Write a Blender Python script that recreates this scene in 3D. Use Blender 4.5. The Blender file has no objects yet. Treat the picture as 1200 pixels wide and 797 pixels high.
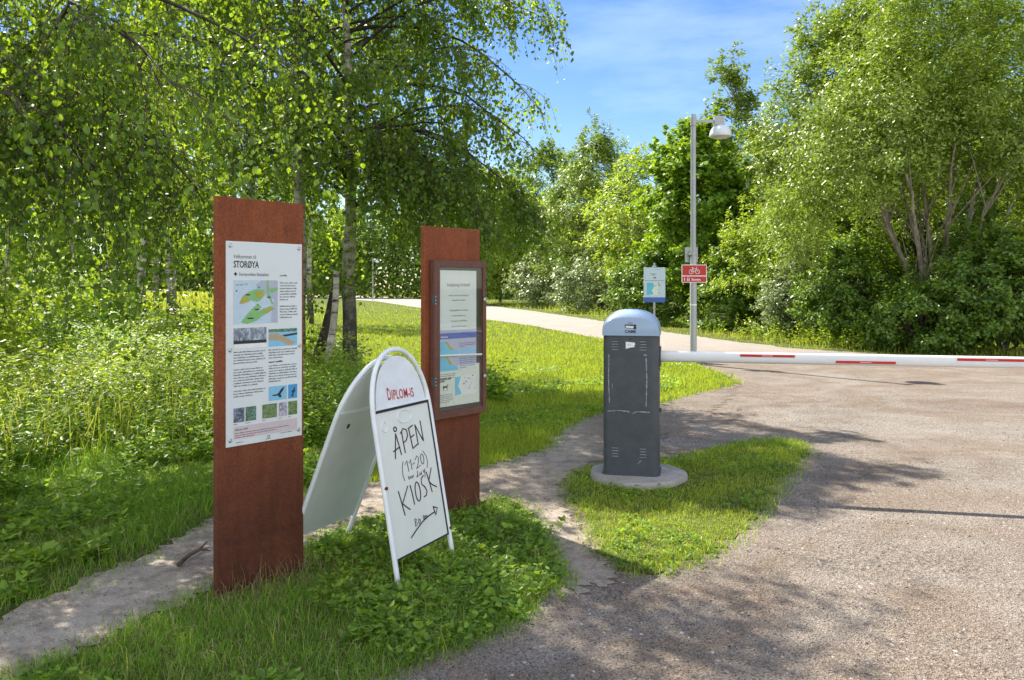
import bpy, math, random
import numpy as np
from mathutils import Vector, geometry

S = bpy.context.scene
# ------------------------------------------------------------------ camera
HC, FPX, HOR = 1.5, 950.0, 337.0          # eye height, focal length in photo px, horizon row
cam_d = bpy.data.cameras.new("camera"); cam = bpy.data.objects.new("camera", cam_d)
S.collection.objects.link(cam); S.camera = cam
cam.location = (0, 0, HC); cam.rotation_euler = (math.pi / 2, 0, 0)
cam_d.sensor_width = 36; cam_d.lens = 36 * FPX / 1200
cam_d.shift_y = -(398.5 - HOR) / 1200
cam_d.clip_start = 0.05; cam_d.clip_end = 3000
# ------------------------------------------------------------------ light
SUN_EL, SUN_AZ = math.radians(49), math.radians(-37.3)      # azimuth measured from +Y towards +X
sx, sy, sz = math.sin(SUN_AZ) * math.cos(SUN_EL), math.cos(SUN_AZ) * math.cos(SUN_EL), math.sin(SUN_EL)
W = bpy.data.worlds.new("World"); S.world = W; W.use_nodes = True
wn, wl = W.node_tree.nodes, W.node_tree.links
wn.clear()
wo = wn.new("ShaderNodeOutputWorld"); bg = wn.new("ShaderNodeBackground")
sky = wn.new("ShaderNodeTexSky"); sky.sky_type = 'NISHITA'; sky.sun_disc = False
sky.sun_elevation = SUN_EL; sky.sun_rotation = SUN_AZ; sky.air_density = 1.0; sky.dust_density = 0.3; sky.ozone_density = 2.0
hs = wn.new("ShaderNodeHueSaturation"); hs.inputs['Saturation'].default_value = 1.3; hs.inputs['Hue'].default_value = 0.512; hs.inputs['Value'].default_value = 0.60
tc = wn.new("ShaderNodeTexCoord"); mp = wn.new("ShaderNodeMapping"); mp.inputs['Scale'].default_value = (1.6, 1.6, 6.5)
mp.inputs['Location'].default_value = (0.35, 0.2, 0.1)
def wnoise(vec, sc, det, lo, hi, top):
    n_ = wn.new("ShaderNodeTexNoise"); n_.inputs['Scale'].default_value = sc; n_.inputs['Detail'].default_value = det; n_.inputs['Roughness'].default_value = 0.6
    r_ = wn.new("ShaderNodeValToRGB"); r_.color_ramp.elements[0].position = lo; r_.color_ramp.elements[1].position = hi; r_.color_ramp.elements[1].color = (top, top, top, 1)
    wl.new(vec, n_.inputs['Vector']); wl.new(n_.outputs['Fac'], r_.inputs[0]); return r_.outputs[0]
def wmix(f, a_, b_):
    m_ = wn.new("ShaderNodeMix"); m_.data_type = 'RGBA'; wl.new(f, m_.inputs['Factor']); wl.new(a_, m_.inputs['A']); m_.inputs['B'].default_value = (*b_, 1); return m_.outputs['Result']
wl.new(tc.outputs['Generated'], mp.inputs[0]); wl.new(sky.outputs[0], hs.inputs['Color'])
thin = wmix(wnoise(mp.outputs[0], 1.5, 7, .48, .85, .55), hs.outputs[0], (3.6, 4.4, 5.4))        # thin cirrus
# unseen banks of bright cloud behind the viewer, added to raise the fill light
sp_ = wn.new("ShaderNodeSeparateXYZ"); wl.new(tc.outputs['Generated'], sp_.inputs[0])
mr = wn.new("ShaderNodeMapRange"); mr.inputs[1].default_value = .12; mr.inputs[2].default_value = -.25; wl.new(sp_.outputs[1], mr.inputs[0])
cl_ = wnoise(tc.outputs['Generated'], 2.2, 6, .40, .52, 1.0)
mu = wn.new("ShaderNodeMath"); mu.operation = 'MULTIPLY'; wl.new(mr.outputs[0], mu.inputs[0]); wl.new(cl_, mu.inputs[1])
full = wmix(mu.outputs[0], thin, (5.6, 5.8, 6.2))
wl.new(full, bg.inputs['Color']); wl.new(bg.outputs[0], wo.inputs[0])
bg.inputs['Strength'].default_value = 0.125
sun_d = bpy.data.lights.new("sun", 'SUN'); sun_d.energy = 5.0; sun_d.angle = math.radians(0.5); sun_d.color = (1.0, 0.93, 0.80)
sun = bpy.data.objects.new("sun", sun_d); S.collection.objects.link(sun)
sun.rotation_euler = Vector((sx, sy, sz)).to_track_quat('Z', 'Y').to_euler()
S.view_settings.view_transform = 'Standard'; S.view_settings.look = 'None'
S.view_settings.exposure = 1.25; S.view_settings.gamma = 1.0; S.view_settings.use_curve_mapping = False
S.cycles.max_bounces = 7; S.cycles.diffuse_bounces = 4; S.cycles.glossy_bounces = 2; S.cycles.transmission_bounces = 5
S.cycles.transparent_max_bounces = 6; S.cycles.caustics_reflective = False; S.cycles.caustics_refractive = False
S.cycles.sample_clamp_indirect = 6.0
S.cycles.use_denoising = True

def gp(px, py):
    """ground point seen at photo pixel (px,py)"""
    Y = HC * FPX / (py - HOR)
    return ((px - 600) / FPX * Y, Y)

# ------------------------------------------------------------------ mesh helpers
def mesh_arrays(name, V, groups, mats=None, matidx=None, smooth=False):
    """V (n,3); groups: list of (m,k) int arrays, faces with k corners"""
    me = bpy.data.meshes.new(name)
    V = np.asarray(V, dtype=np.float32)
    me.vertices.add(len(V)); me.vertices.foreach_set('co', V.ravel())
    idx = np.concatenate([g.ravel() for g in groups]).astype(np.int32)
    tot = np.concatenate([np.full(len(g), g.shape[1]) for g in groups]).astype(np.int32)
    start = np.concatenate([[0], np.cumsum(tot)[:-1]]).astype(np.int32)
    me.loops.add(len(idx)); me.loops.foreach_set('vertex_index', idx)
    me.polygons.add(len(tot)); me.polygons.foreach_set('loop_start', start)
    if matidx is not None: me.polygons.foreach_set('material_index', np.asarray(matidx, dtype=np.int32))
    for m in (mats or []): me.materials.append(m)
    me.update(calc_edges=True)
    me.polygons.foreach_set('use_smooth', np.full(len(tot), bool(smooth)))
    return me

def link(name, me, parent=None, loc=None, **props):
    o = bpy.data.objects.new(name, me); S.collection.objects.link(o)
    if parent is not None: o.parent = parent
    if loc is not None: o.location = loc
    for k, v in props.items(): o[k] = v
    return o

def thing(name, label, cat, loc=(0, 0, 0), rz=0.0, group=None):
    o = bpy.data.objects.new(name, None); S.collection.objects.link(o)
    o.empty_display_size = 0.1
    o.location = loc; o.rotation_euler = (0, 0, rz); o['label'] = label; o['category'] = cat
    if group: o['group'] = group
    return o

class MB:
    """collects shapes and builds ONE mesh object"""
    def __init__(s): s.v = []; s.f = []; s.m = []; s.mats = []
    def mi(s, mat):
        if mat not in s.mats: s.mats.append(mat)
        return s.mats.index(mat)
    def add(s, vs, fs, mat):
        b = len(s.v); k = s.mi(mat)
        s.v += [tuple(p) for p in vs]
        for f in fs: s.f.append(tuple(b + i for i in f)); s.m.append(k)
    def box(s, x0, x1, y0, y1, z0, z1, mat):
        vs = [(x, y, z) for x in (x0, x1) for y in (y0, y1) for z in (z0, z1)]
        s.add(vs, [(0, 1, 3, 2), (4, 6, 7, 5), (0, 4, 5, 1), (2, 3, 7, 6), (0, 2, 6, 4), (1, 5, 7, 3)], mat)
    def prism(s, pts, y0, y1, mat):
        """outline in XZ extruded from y0 (front) to y1 (back)"""
        n = len(pts)
        vs = [(p[0], y0, p[1]) for p in pts] + [(p[0], y1, p[1]) for p in pts]
        fs = [tuple(range(n)), tuple(range(2 * n - 1, n - 1, -1))]
        fs += [(i, i + n, (i + 1) % n + n, (i + 1) % n) for i in range(n)]
        s.add(vs, fs, mat)
    def loft(s, rings, mat, closed=True, caps=True):
        n = len(rings[0]); vs = [p for r in rings for p in r]; fs = []
        for j in range(len(rings) - 1):
            for i in range(n if closed else n - 1):
                a, b = j * n + i, j * n + (i + 1) % n
                fs.append((a, b, b + n, a + n))
        if caps:
            fs.append(tuple(range(n))[::-1]); fs.append(tuple((len(rings) - 1) * n + i for i in range(n)))
        s.add(vs, fs, mat)
    def tube(s, pts, rad, mat, k=10, caps=True):
        pts = [Vector(p) for p in pts]; rings = []
        rad = rad if hasattr(rad, '__len__') else [rad] * len(pts)
        ref = None
        for i, p in enumerate(pts):
            d = (pts[min(i + 1, len(pts) - 1)] - pts[max(i - 1, 0)]).normalized()
            if ref is None: ref = Vector((0, 0, 1)) if abs(d.z) < .9 else Vector((1, 0, 0))
            u = (ref - d * ref.dot(d)).normalized(); w = d.cross(u); ref = u
            rings.append([tuple(p + (u * math.cos(2 * math.pi * q / k) + w * math.sin(2 * math.pi * q / k)) * rad[i]) for q in range(k)])
        s.loft(rings, mat, True, caps)
    def cyl(s, c, r, z0, z1, mat, k=24):
        s.loft([[(c[0] + r * math.cos(2 * math.pi * q / k), c[1] + r * math.sin(2 * math.pi * q / k), z) for q in range(k)] for z in (z0, z1)], mat)
    def build(s, name, parent=None, smooth=False, bevel=0.0, loc=None, **props):
        me = bpy.data.meshes.new(name); me.from_pydata(s.v, [], s.f)
        for m in s.mats: me.materials.append(m)
        me.polygons.foreach_set('material_index', s.m)
        if smooth: me.shade_smooth(); me.set_sharp_from_angle(angle=math.radians(38))
        me.update()
        o = link(name, me, parent, loc, **props)
        if bevel:
            b = o.modifiers.new('bevel', 'BEVEL'); b.width = bevel; b.segments = 2; b.limit_method = 'ANGLE'; b.angle_limit = math.radians(40)
        return o

# ------------------------------------------------------------------ materials
def mat_new(name):
    m = bpy.data.materials.new(name); m.use_nodes = True
    nt = m.node_tree; p = nt.nodes['Principled BSDF']
    return m, nt, p
def N(nt, t, **kw):
    n = nt.nodes.new(t)
    for k, v in kw.items():
        if k in n.inputs: n.inputs[k].default_value = v
        else: setattr(n, k, v)
    return n
def ramp(nt, src, stops):
    r = nt.nodes.new('ShaderNodeValToRGB'); e = r.color_ramp.elements
    e[0].position, e[0].color = stops[0][0], (*stops[0][1], 1)
    e[1].position, e[1].color = stops[-1][0], (*stops[-1][1], 1)
    for p, c in stops[1:-1]:
        q = e.new(p); q.color = (*c, 1)
    nt.links.new(src, r.inputs[0]); return r.outputs[0]
def mixc(nt, f, a, b, mode='MIX'):
    n = nt.nodes.new('ShaderNodeMix'); n.data_type = 'RGBA'; n.blend_type = mode
    for s, v in (('Factor', f), ('A', a), ('B', b)):
        if hasattr(v, 'links') or hasattr(v, 'is_linked'): nt.links.new(v, n.inputs[s])
        elif s == 'Factor': n.inputs['Factor'].default_value = v
        else: n.inputs[s].default_value = (*v, 1)
    return n.outputs['Result']
def noise(nt, scale, detail=4, rough=.55, vec=None, dist=0.0):
    n = N(nt, 'ShaderNodeTexNoise', Scale=scale, Detail=detail, Roughness=rough, Distortion=dist)
    if vec is not None: nt.links.new(vec, n.inputs['Vector'])
    return n.outputs['Fac']
def objco(nt, scale=None):
    t = nt.nodes.new('ShaderNodeTexCoord')
    if scale is None: return t.outputs['Object']
    m = nt.nodes.new('ShaderNodeMapping'); m.inputs['Scale'].default_value = scale
    nt.links.new(t.outputs['Object'], m.inputs[0]); return m.outputs[0]
def bump(nt, p, h, strength=.4, dist=.01):
    b = N(nt, 'ShaderNodeBump', Strength=strength, Distance=dist)
    nt.links.new(h, b.inputs['Height']); nt.links.new(b.outputs[0], p.inputs['Normal'])
_plain = {}
def plain(name, col, rough=.5, metal=0.0, var=.06, sc=30, bmp=0.0, spec=.5):
    if name in _plain: return _plain[name]
    m, nt, p = mat_new(name); co = objco(nt)
    n = noise(nt, sc, 4, .6, co)
    a = tuple(max(0, c * (1 - var)) for c in col); b = tuple(min(1, c * (1 + var)) for c in col)
    nt.links.new(ramp(nt, n, [(.3, a), (.7, b)]), p.inputs['Base Color'])
    p.inputs['Roughness'].default_value = rough; p.inputs['Metallic'].default_value = metal
    p.inputs['Specular IOR Level'].default_value = spec
    if bmp: bump(nt, p, n, bmp, .002)
    _plain[name] = m; return m

def leaf_mat(name, dark, light, trans, tf=.42, rough=.45, spec=.35):
    m, nt, p = mat_new(name)
    g = nt.nodes.new('ShaderNodeNewGeometry')
    co = objco(nt)
    cl = noise(nt, .9, 3, .5, co)
    add = N(nt, 'ShaderNodeMath', operation='MULTIPLY_ADD'); sc_ = N(nt, 'ShaderNodeMath', operation='MULTIPLY'); sc_.inputs[1].default_value = .42
    nt.links.new(cl, sc_.inputs[0]); nt.links.new(g.outputs['Random Per Island'], add.inputs[0]); add.inputs[1].default_value = .58; nt.links.new(sc_.outputs[0], add.inputs[2]); sc_ = add
    c = ramp(nt, sc_.outputs[0], [(.12, tuple(x * .75 for x in dark)), (.5, tuple((x + y_) * .5 for x, y_ in zip(dark, light))), (.85, tuple(min(.7, x * 1.3) for x in light))])
    nt.links.new(c, p.inputs['Base Color']); p.inputs['Roughness'].default_value = rough
    p.inputs['Specular IOR Level'].default_value = spec
    t = nt.nodes.new('ShaderNodeBsdfTranslucent')
    tcn = ramp(nt, sc_.outputs[0], [(.15, tuple(x * .6 for x in trans)), (.85, tuple(min(1, x * 1.3) for x in trans))])
    nt.links.new(tcn, t.inputs['Color'])
    mxs = nt.nodes.new('ShaderNodeMixShader'); mxs.inputs[0].default_value = tf
    nt.links.new(p.outputs[0], mxs.inputs[1]); nt.links.new(t.outputs[0], mxs.inputs[2])
    nt.links.new(mxs.outputs[0], nt.nodes['Material Output'].inputs['Surface'])
    return m

# ------------------------------------------------------------------ ground polygons
def dens(poly, step_k=.012, amp_k=.02, seed=0):
    """densify a world polygon and roughen its edge"""
    rg = random.Random(seed); out = []
    n = len(poly)
    for i in range(n):
        a, b = poly[i], poly[(i + 1) % n]
        L = math.dist(a, b); d = max(2.5, math.hypot((a[0] + b[0]) / 2, (a[1] + b[1]) / 2))
        k = max(1, min(60, int(L / (step_k * d))))
        nx, ny = (b[1] - a[1]) / max(L, 1e-6), -(b[0] - a[0]) / max(L, 1e-6)
        for j in range(k):
            t = j / k; am = amp_k * min(d, 9) * (rg.random() - .5)
            if j == 0: am *= .3
            out.append((a[0] + (b[0] - a[0]) * t + nx * am, a[1] + (b[1] - a[1]) * t + ny * am))
    return out
def smooth_poly(p, it=2):
    for _ in range(it):
        q = []
        for i in range(len(p)):
            a, b = p[i], p[(i + 1) % len(p)]
            q += [(a[0] * .75 + b[0] * .25, a[1] * .75 + b[1] * .25), (a[0] * .25 + b[0] * .75, a[1] * .25 + b[1] * .75)]
        p = q
    return p
def sheet(name, poly, z, mat, **props):
    tri = geometry.tessellate_polygon([[Vector((x, y, 0)) for x, y in poly]])
    T = np.array(tri); V = np.array([(x, y, z) for x, y in poly])
    a, b, c = V[T[:, 0]], V[T[:, 1]], V[T[:, 2]]
    flip = np.cross(b - a, c - a)[:, 2] < 0
    T[flip] = T[flip][:, ::-1]
    return link(name, mesh_arrays(name, V, [T], [mat]), **props)
def inside(P, poly):
    x, y = P[:, 0], P[:, 1]; r = np.zeros(len(P), bool); q = np.array(poly)
    x0, y0 = q[:, 0], q[:, 1]; x1, y1 = np.roll(x0, -1), np.roll(y0, -1)
    for a, b, c, d in zip(x0, y0, x1, y1):
        m = (b > y) != (d > y)
        if m.any(): r[m] ^= x[m] < (c - a) * (y[m] - b) / (d - b) + a
    return r
def edge_dist(P, poly):
    q = np.array(poly); r = np.full(len(P), 1e9)
    for a, b in zip(q, np.roll(q, -1, 0)):
        ab = b - a; t = np.clip(((P - a) @ ab) / max(ab @ ab, 1e-9), 0, 1)
        r = np.minimum(r, np.hypot(*(P - (a + t[:, None] * ab)).T))
    return r

# ------------------------------------------------------------------ vegetation generators
def nrm(a): return a / np.maximum(np.linalg.norm(a, axis=-1, keepdims=True), 1e-9)
def leaf_quads(base, d, w, L, Wd):
    """pointed leaf as one kite"""
    n = len(base); L = L[:, None]; Wd = Wd[:, None]
    V = np.stack([base, base + d * L * .42 + w * Wd * .5, base + d * L, base + d * L * .42 - w * Wd * .5], 1).reshape(-1, 3)
    return V, np.arange(4 * n).reshape(n, 4)
def leaf_quads6(base, d, w, L, Wd):
    """fuller leaf, folded along its midrib: two quads sharing the midrib"""
    n = len(base); L = L[:, None]; Wd = Wd[:, None]; nn = np.cross(d, w)
    V = np.stack([base, base + d * L * .3 + w * Wd * .5 + nn * Wd * .14, base + d * L * .72 + w * Wd * .36 + nn * Wd * .1, base + d * L,
                  base + d * L * .72 - w * Wd * .36 + nn * Wd * .1, base + d * L * .3 - w * Wd * .5 + nn * Wd * .14], 1).reshape(-1, 3)
    b = np.arange(n)[:, None] * 6
    return V, np.concatenate([b + np.array([[0, 1, 2, 3]]), b + np.array([[0, 3, 4, 5]])])
def blades(P, h, w, rg, lean=.35, z0=0.0):
    n = len(P); az = rg.uniform(0, 2 * np.pi, n); la = rg.uniform(0, 2 * np.pi, n); ln = rg.uniform(.1, 1, n) * lean
    u = np.stack([np.cos(az), np.sin(az), np.zeros(n)], 1) * (w / 2)[:, None]
    l = np.stack([np.cos(la) * ln, np.sin(la) * ln, np.zeros(n)], 1) * h[:, None]
    up = np.array([[0, 0, 1.]]) * h[:, None]
    b = np.concatenate([P, np.full((n, 1), z0)], 1) if P.shape[1] == 2 else P
    m = b + up * .55 + l * .3; t = b + up * (1 - .35 * ln[:, None]) + l
    V = np.stack([b - u, b + u, m + u * .8, m - u * .8, t], 1).reshape(-1, 3)
    k = np.arange(n)[:, None] * 5
    return V, k + np.array([[0, 1, 2, 3]]), k + np.array([[3, 2, 4]])
def tubes(paths, k=5):
    """paths: list of (pts (n,3), radii (n,))"""
    Vs, Fs, off = [], [], 0
    ang = np.arange(k) * 2 * np.pi / k; ca, sa = np.cos(ang), np.sin(ang)
    for pts, rad in paths:
        pts = np.asarray(pts); n = len(pts)
        d = nrm(np.gradient(pts, axis=0)); ref = np.array([.31, .93, .17])
        u = nrm(np.cross(d, ref)); w = np.cross(d, u)
        R = pts[:, None, :] + (u[:, None, :] * ca[None, :, None] + w[:, None, :] * sa[None, :, None]) * np.asarray(rad)[:, None, None]
        Vs.append(R.reshape(-1, 3))
        i = np.arange(n - 1)[:, None] * k; j = np.arange(k)[None, :]; j2 = (j + 1) % k
        Fs.append((np.stack([i + j, i + j2, i + k + j2, i + k + j], -1) + off).reshape(-1, 4)); off += n * k
    return np.concatenate(Vs), np.concatenate(Fs)
def interp(path, t):
    """points at parameters t along a path"""
    n = len(path) - 1; x = np.clip(t, 0, 1) * n; i = np.minimum(x.astype(int), n - 1); f = (x - i)[:, None]
    return path[i] * (1 - f) + path[i + 1] * f
# ================================================================== GROUND
def soil_mat():
    m, nt, p = mat_new('turf_soil'); co = objco(nt)
    a = noise(nt, 1.1, 6, .6, co); b = noise(nt, 40, 4, .7, co)
    c1 = ramp(nt, a, [(.3, (.045, .075, .012)), (.5, (.085, .12, .02)), (.7, (.13, .16, .03))])
    c2 = ramp(nt, b, [(.35, (.03, .05, .01)), (.65, (.14, .15, .05))])
    nt.links.new(mixc(nt, .45, c1, c2), p.inputs['Base Color']); p.inputs['Roughness'].default_value = .95
    p.inputs['Specular IOR Level'].default_value = .1
    bump(nt, p, b, .8, .03); return m
def sep_map(nt, co, axis, lo, hi):
    s = nt.nodes.new('ShaderNodeSeparateXYZ'); nt.links.new(co, s.inputs[0]); r = N(nt, 'ShaderNodeMapRange'); r.interpolation_type = 'SMOOTHSTEP'
    r.inputs[1].default_value = lo; r.inputs[2].default_value = hi; nt.links.new(s.outputs[axis], r.inputs[0]); return r.outputs[0]
def gravel_col(nt, co):
    big = noise(nt, .35, 5, .6, co, .6); mid = noise(nt, 2.3, 5, .65, co); fine = noise(nt, 130, 3, .8, co)
    tk = nt.nodes.new('ShaderNodeMapping'); tk.inputs['Rotation'].default_value = (0, 0, math.radians(38)); tk.inputs['Scale'].default_value = (.16, 1.5, 1); nt.links.new(co, tk.inputs[0])
    track = noise(nt, 1.0, 4, .55, tk.outputs[0], .35)
    vo = N(nt, 'ShaderNodeTexVoronoi', Scale=150.0); nt.links.new(co, vo.inputs['Vector'])
    vo2 = N(nt, 'ShaderNodeTexVoronoi', Scale=62.0); nt.links.new(co, vo2.inputs['Vector'])
    c = ramp(nt, big, [(.3, (.20, .14, .10)), (.43, (.32, .285, .25)), (.52, (.23, .175, .13)), (.60, (.35, .325, .295)), (.72, (.21, .18, .15))])
    c = mixc(nt, .3, c, ramp(nt, mid, [(.3, (.15, .125, .105)), (.55, (.275, .24, .21)), (.75, (.37, .34, .31))]))
    c = mixc(nt, .22, c, ramp(nt, track, [(.36, (.145, .125, .108)), (.48, (.30, .275, .25)), (.56, (.20, .155, .12)), (.66, (.35, .325, .30))]))
    st = ramp(nt, vo.outputs['Color'], [(.08, (.16, .15, .145)), (.3, (.75, .73, .70)), (.7, (1.05, 1.02, .99)), (.95, (1.4, 1.37, 1.33))])
    c = mixc(nt, .9, c, st, 'MULTIPLY')
    pat = ramp(nt, noise(nt, .7, 3, .6, co), [(.45, (0, 0, 0)), (.65, (.6, .6, .6))])
    st2 = mixc(nt, 1.0, c, ramp(nt, vo2.outputs['Color'], [(.1, (.3, .3, .3)), (.5, (.9, .9, .9)), (.95, (1.45, 1.45, 1.45))]), 'MULTIPLY')
    c = mixc(nt, pat, c, st2)
    c = mixc(nt, .6, c, ramp(nt, fine, [(.32, (.3, .29, .28)), (.5, (1, 1, 1)), (.7, (1.5, 1.48, 1.45))]), 'MULTIPLY')
    ad = N(nt, 'ShaderNodeMath', operation='ADD'); ad2 = N(nt, 'ShaderNodeMath', operation='ADD')
    nt.links.new(vo.outputs['Distance'], ad.inputs[0]); nt.links.new(vo2.outputs['Distance'], ad.inputs[1])
    nt.links.new(ad.outputs[0], ad2.inputs[0]); nt.links.new(fine, ad2.inputs[1])
    # the narrow path beyond the barrier is dustier and paler than the drive
    c = mixc(nt, mulf(nt, sep_map(nt, co, 1, 14, 22), .55), c, (.44, .40, .37))
    return c, ad2.outputs[0]
def mulf(nt, a, k):
    n = N(nt, 'ShaderNodeMath', operation='MULTIPLY'); nt.links.new(a, n.inputs[0]); n.inputs[1].default_value = k; return n.outputs[0]
def gravel_mat():
    m, nt, p = mat_new('fine_gravel'); co = objco(nt); c, h = gravel_col(nt, co)
    nt.links.new(c, p.inputs['Base Color']); p.inputs['Roughness'].default_value = .95; p.inputs['Specular IOR Level'].default_value = .15
    bump(nt, p, h, .85, .008); return m
def dirt_mat():
    m, nt, p = mat_new('trodden_dirt'); co = objco(nt)
    big = noise(nt, .9, 5, .6, co, .5); mid = noise(nt, 9, 5, .7, co); fine = noise(nt, 90, 3, .8, co)
    c = ramp(nt, big, [(.3, (.32, .25, .185)), (.5, (.44, .37, .30)), (.7, (.54, .48, .41))])
    c = mixc(nt, .5, c, ramp(nt, mid, [(.38, (.17, .125, .09)), (.5, (.42, .355, .29)), (.7, (.56, .50, .44))]))
    c = mixc(nt, .5, c, ramp(nt, fine, [(.3, (.4, .38, .35)), (.5, (1, 1, 1)), (.7, (1.4, 1.36, 1.32))]), 'MULTIPLY')
    gc, gh = gravel_col(nt, co); c = mixc(nt, sep_map(nt, co, 0, .35, 1.2), c, gc)
    nt.links.new(c, p.inputs['Base Color']); p.inputs['Roughness'].default_value = .95; p.inputs['Specular IOR Level'].default_value = .15
    ad = N(nt, 'ShaderNodeMath', operation='ADD'); nt.links.new(mid, ad.inputs[0]); nt.links.new(fine, ad.inputs[1])
    bump(nt, p, ad.outputs[0], .9, .025); return m
M_SOIL, M_GRAVEL, M_DIRT = soil_mat(), gravel_mat(), dirt_mat()

me = bpy.data.meshes.new('ground'); R = 900
me.from_pydata([(-R, -60, 0), (R, -60, 0), (R, 2 * R, 0), (-R, 2 * R, 0)], [], [(0, 1, 2, 3)]); me.materials.append(M_SOIL)
link('ground', me, kind='structure')

UP_EDGE = [(150, 344.5), (300, 344.8), (380, 345.6), (440, 347.6), (500, 351), (560, 357), (620, 364), (700, 375.5), (780, 389), (850, 399), (930, 408.5), (1050, 416), (1200, 421), (1500, 432)]
LO_EDGE = [(868, 450), (850, 441), (815, 427), (775, 412), (740, 404), (700, 396), (620, 381.5), (560, 373), (500, 362), (440, 353), (380, 349), (300, 347), (150, 346.3)]
PATH_UP = [(-160, 775), (-60, 758), (0, 724), (60, 700), (130, 668), (200, 636), (250, 606), (330, 585), (430, 566), (565, 549), (640, 527), (655, 506), (690, 488), (730, 480), (780, 472), (868, 450)]
PATH_LO = [(640, 645), (625, 612), (595, 585), (540, 590), (430, 612), (360, 642), (250, 690), (150, 737), (60, 777), (0, 800), (-80, 840)]
ISL2 = [(664, 578), (672, 562), (700, 547), (790, 541), (850, 526), (900, 516), (940, 519), (936, 540), (905, 580), (870, 622), (825, 652), (760, 678), (712, 655), (690, 612)]
W_ = lambda L: [gp(*p) for p in L]
road_poly = W_(UP_EDGE) + [(25, 12), (25, -4), (-1.9, -4), (-.95, 2.0)] + W_([(432, 797), (500, 768), (570, 743), (630, 706), (662, 670), (655, 640), (625, 608), (598, 580), (640, 540), (660, 515), (690, 490), (780, 474)]) + W_(LO_EDGE)
sheet('gravel_road', dens(road_poly, .01, .018, 1), .004, M_GRAVEL, kind='structure')
dirt_poly = W_(PATH_UP) + W_([(850, 470), (800, 505), (735, 528), (690, 543), (660, 562), (658, 585), (684, 625), (704, 655), (722, 672), (712, 690), (690, 684), (676, 700), (664, 690), (660, 676)]) + W_(PATH_LO)
sheet('dirt_path', dens(dirt_poly, .008, .022, 2), .008, M_DIRT, kind='structure')
isl2 = smooth_poly(W_(ISL2), 1)
sheet('grass_verge', dens(isl2, .012, .03, 3), .012, M_SOIL, kind='structure')
isl1 = smooth_poly([(-1.4, 1.2), (-.8, 1.9)] + W_([(432, 797), (500, 770), (570, 745), (630, 708), (660, 672), (652, 640), (622, 612), (596, 588), (540, 592), (430, 614), (360, 644), (250, 692), (150, 739), (60, 779), (0, 802), (-80, 842)]) + [(-3.5, 1.6)], 1)

# loose stones on the road and the dirt path
def stones(name, poly, n, rg, s0, s1, z, mat, ymax=12, **props):
    P = []
    q = np.array(poly); lo, hi = q.min(0), np.minimum(q.max(0), [7, ymax])
    lo = np.maximum(lo, [-5, 1.8])
    while sum(map(len, P)) < n:
        X = np.stack([rg.uniform(lo[0], hi[0], n * 3), lo[1] + (hi[1] - lo[1]) * rg.uniform(0, 1, n * 3) ** 1.7], 1)
        X = X[inside(X, poly) & ~inside(X, isl2)]; P.append(X)
    P = np.concatenate(P)[:n]; s = s0 * (s1 / s0) ** (rg.uniform(0, 1, n) ** 2.2)
    base = np.array([(1, 0, 0), (.3, .95, 0), (-.8, .55, 0), (-.75, -.6, 0), (.35, -.9, 0), (0, 0, .8)])
    az = rg.uniform(0, 6.28, n); c, sn = np.cos(az), np.sin(az)
    V = base[None] * rg.uniform(.65, 1.3, (n, 6, 1)); V = V * s[:, None, None]
    V = np.stack([V[..., 0] * c[:, None] - V[..., 1] * sn[:, None], V[..., 0] * sn[:, None] + V[..., 1] * c[:, None], V[..., 2] * rg.uniform(.5, 1, (n, 1))], -1)
    V += np.concatenate([P, np.full((n, 1), z)], 1)[:, None]
    k = np.arange(n)[:, None] * 6
    F = np.concatenate([k + np.array([[i, (i + 1) % 5, 5]]) for i in range(5)])
    return link(name, mesh_arrays(name, V.reshape(-1, 3), [F], [mat]), **props)
def stone_mat():
    m, nt, p = mat_new('loose_stone'); g = nt.nodes.new('ShaderNodeNewGeometry')
    nt.links.new(ramp(nt, g.outputs['Random Per Island'], [(0, (.035, .032, .03)), (.45, (.13, .11, .095)), (.8, (.25, .22, .19)), (1, (.42, .39, .36))]), p.inputs['Base Color'])
    p.inputs['Roughness'].default_value = .85; return m
M_STONE = stone_mat(); M_STONE2 = plain('pale_grit', (.30, .255, .21), .9, 0, .4, 9)
rg = np.random.default_rng(11)
stones('loose_gravel', road_poly, 60000, rg, .0022, .010, .004, M_STONE, kind='stuff', label='loose grit and small stones scattered on the gravel road')
stones('path_grit', dirt_poly, 9000, rg, .0016, .009, .008, M_STONE2, kind='stuff', label='small stones lying on the trodden dirt path')
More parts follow.
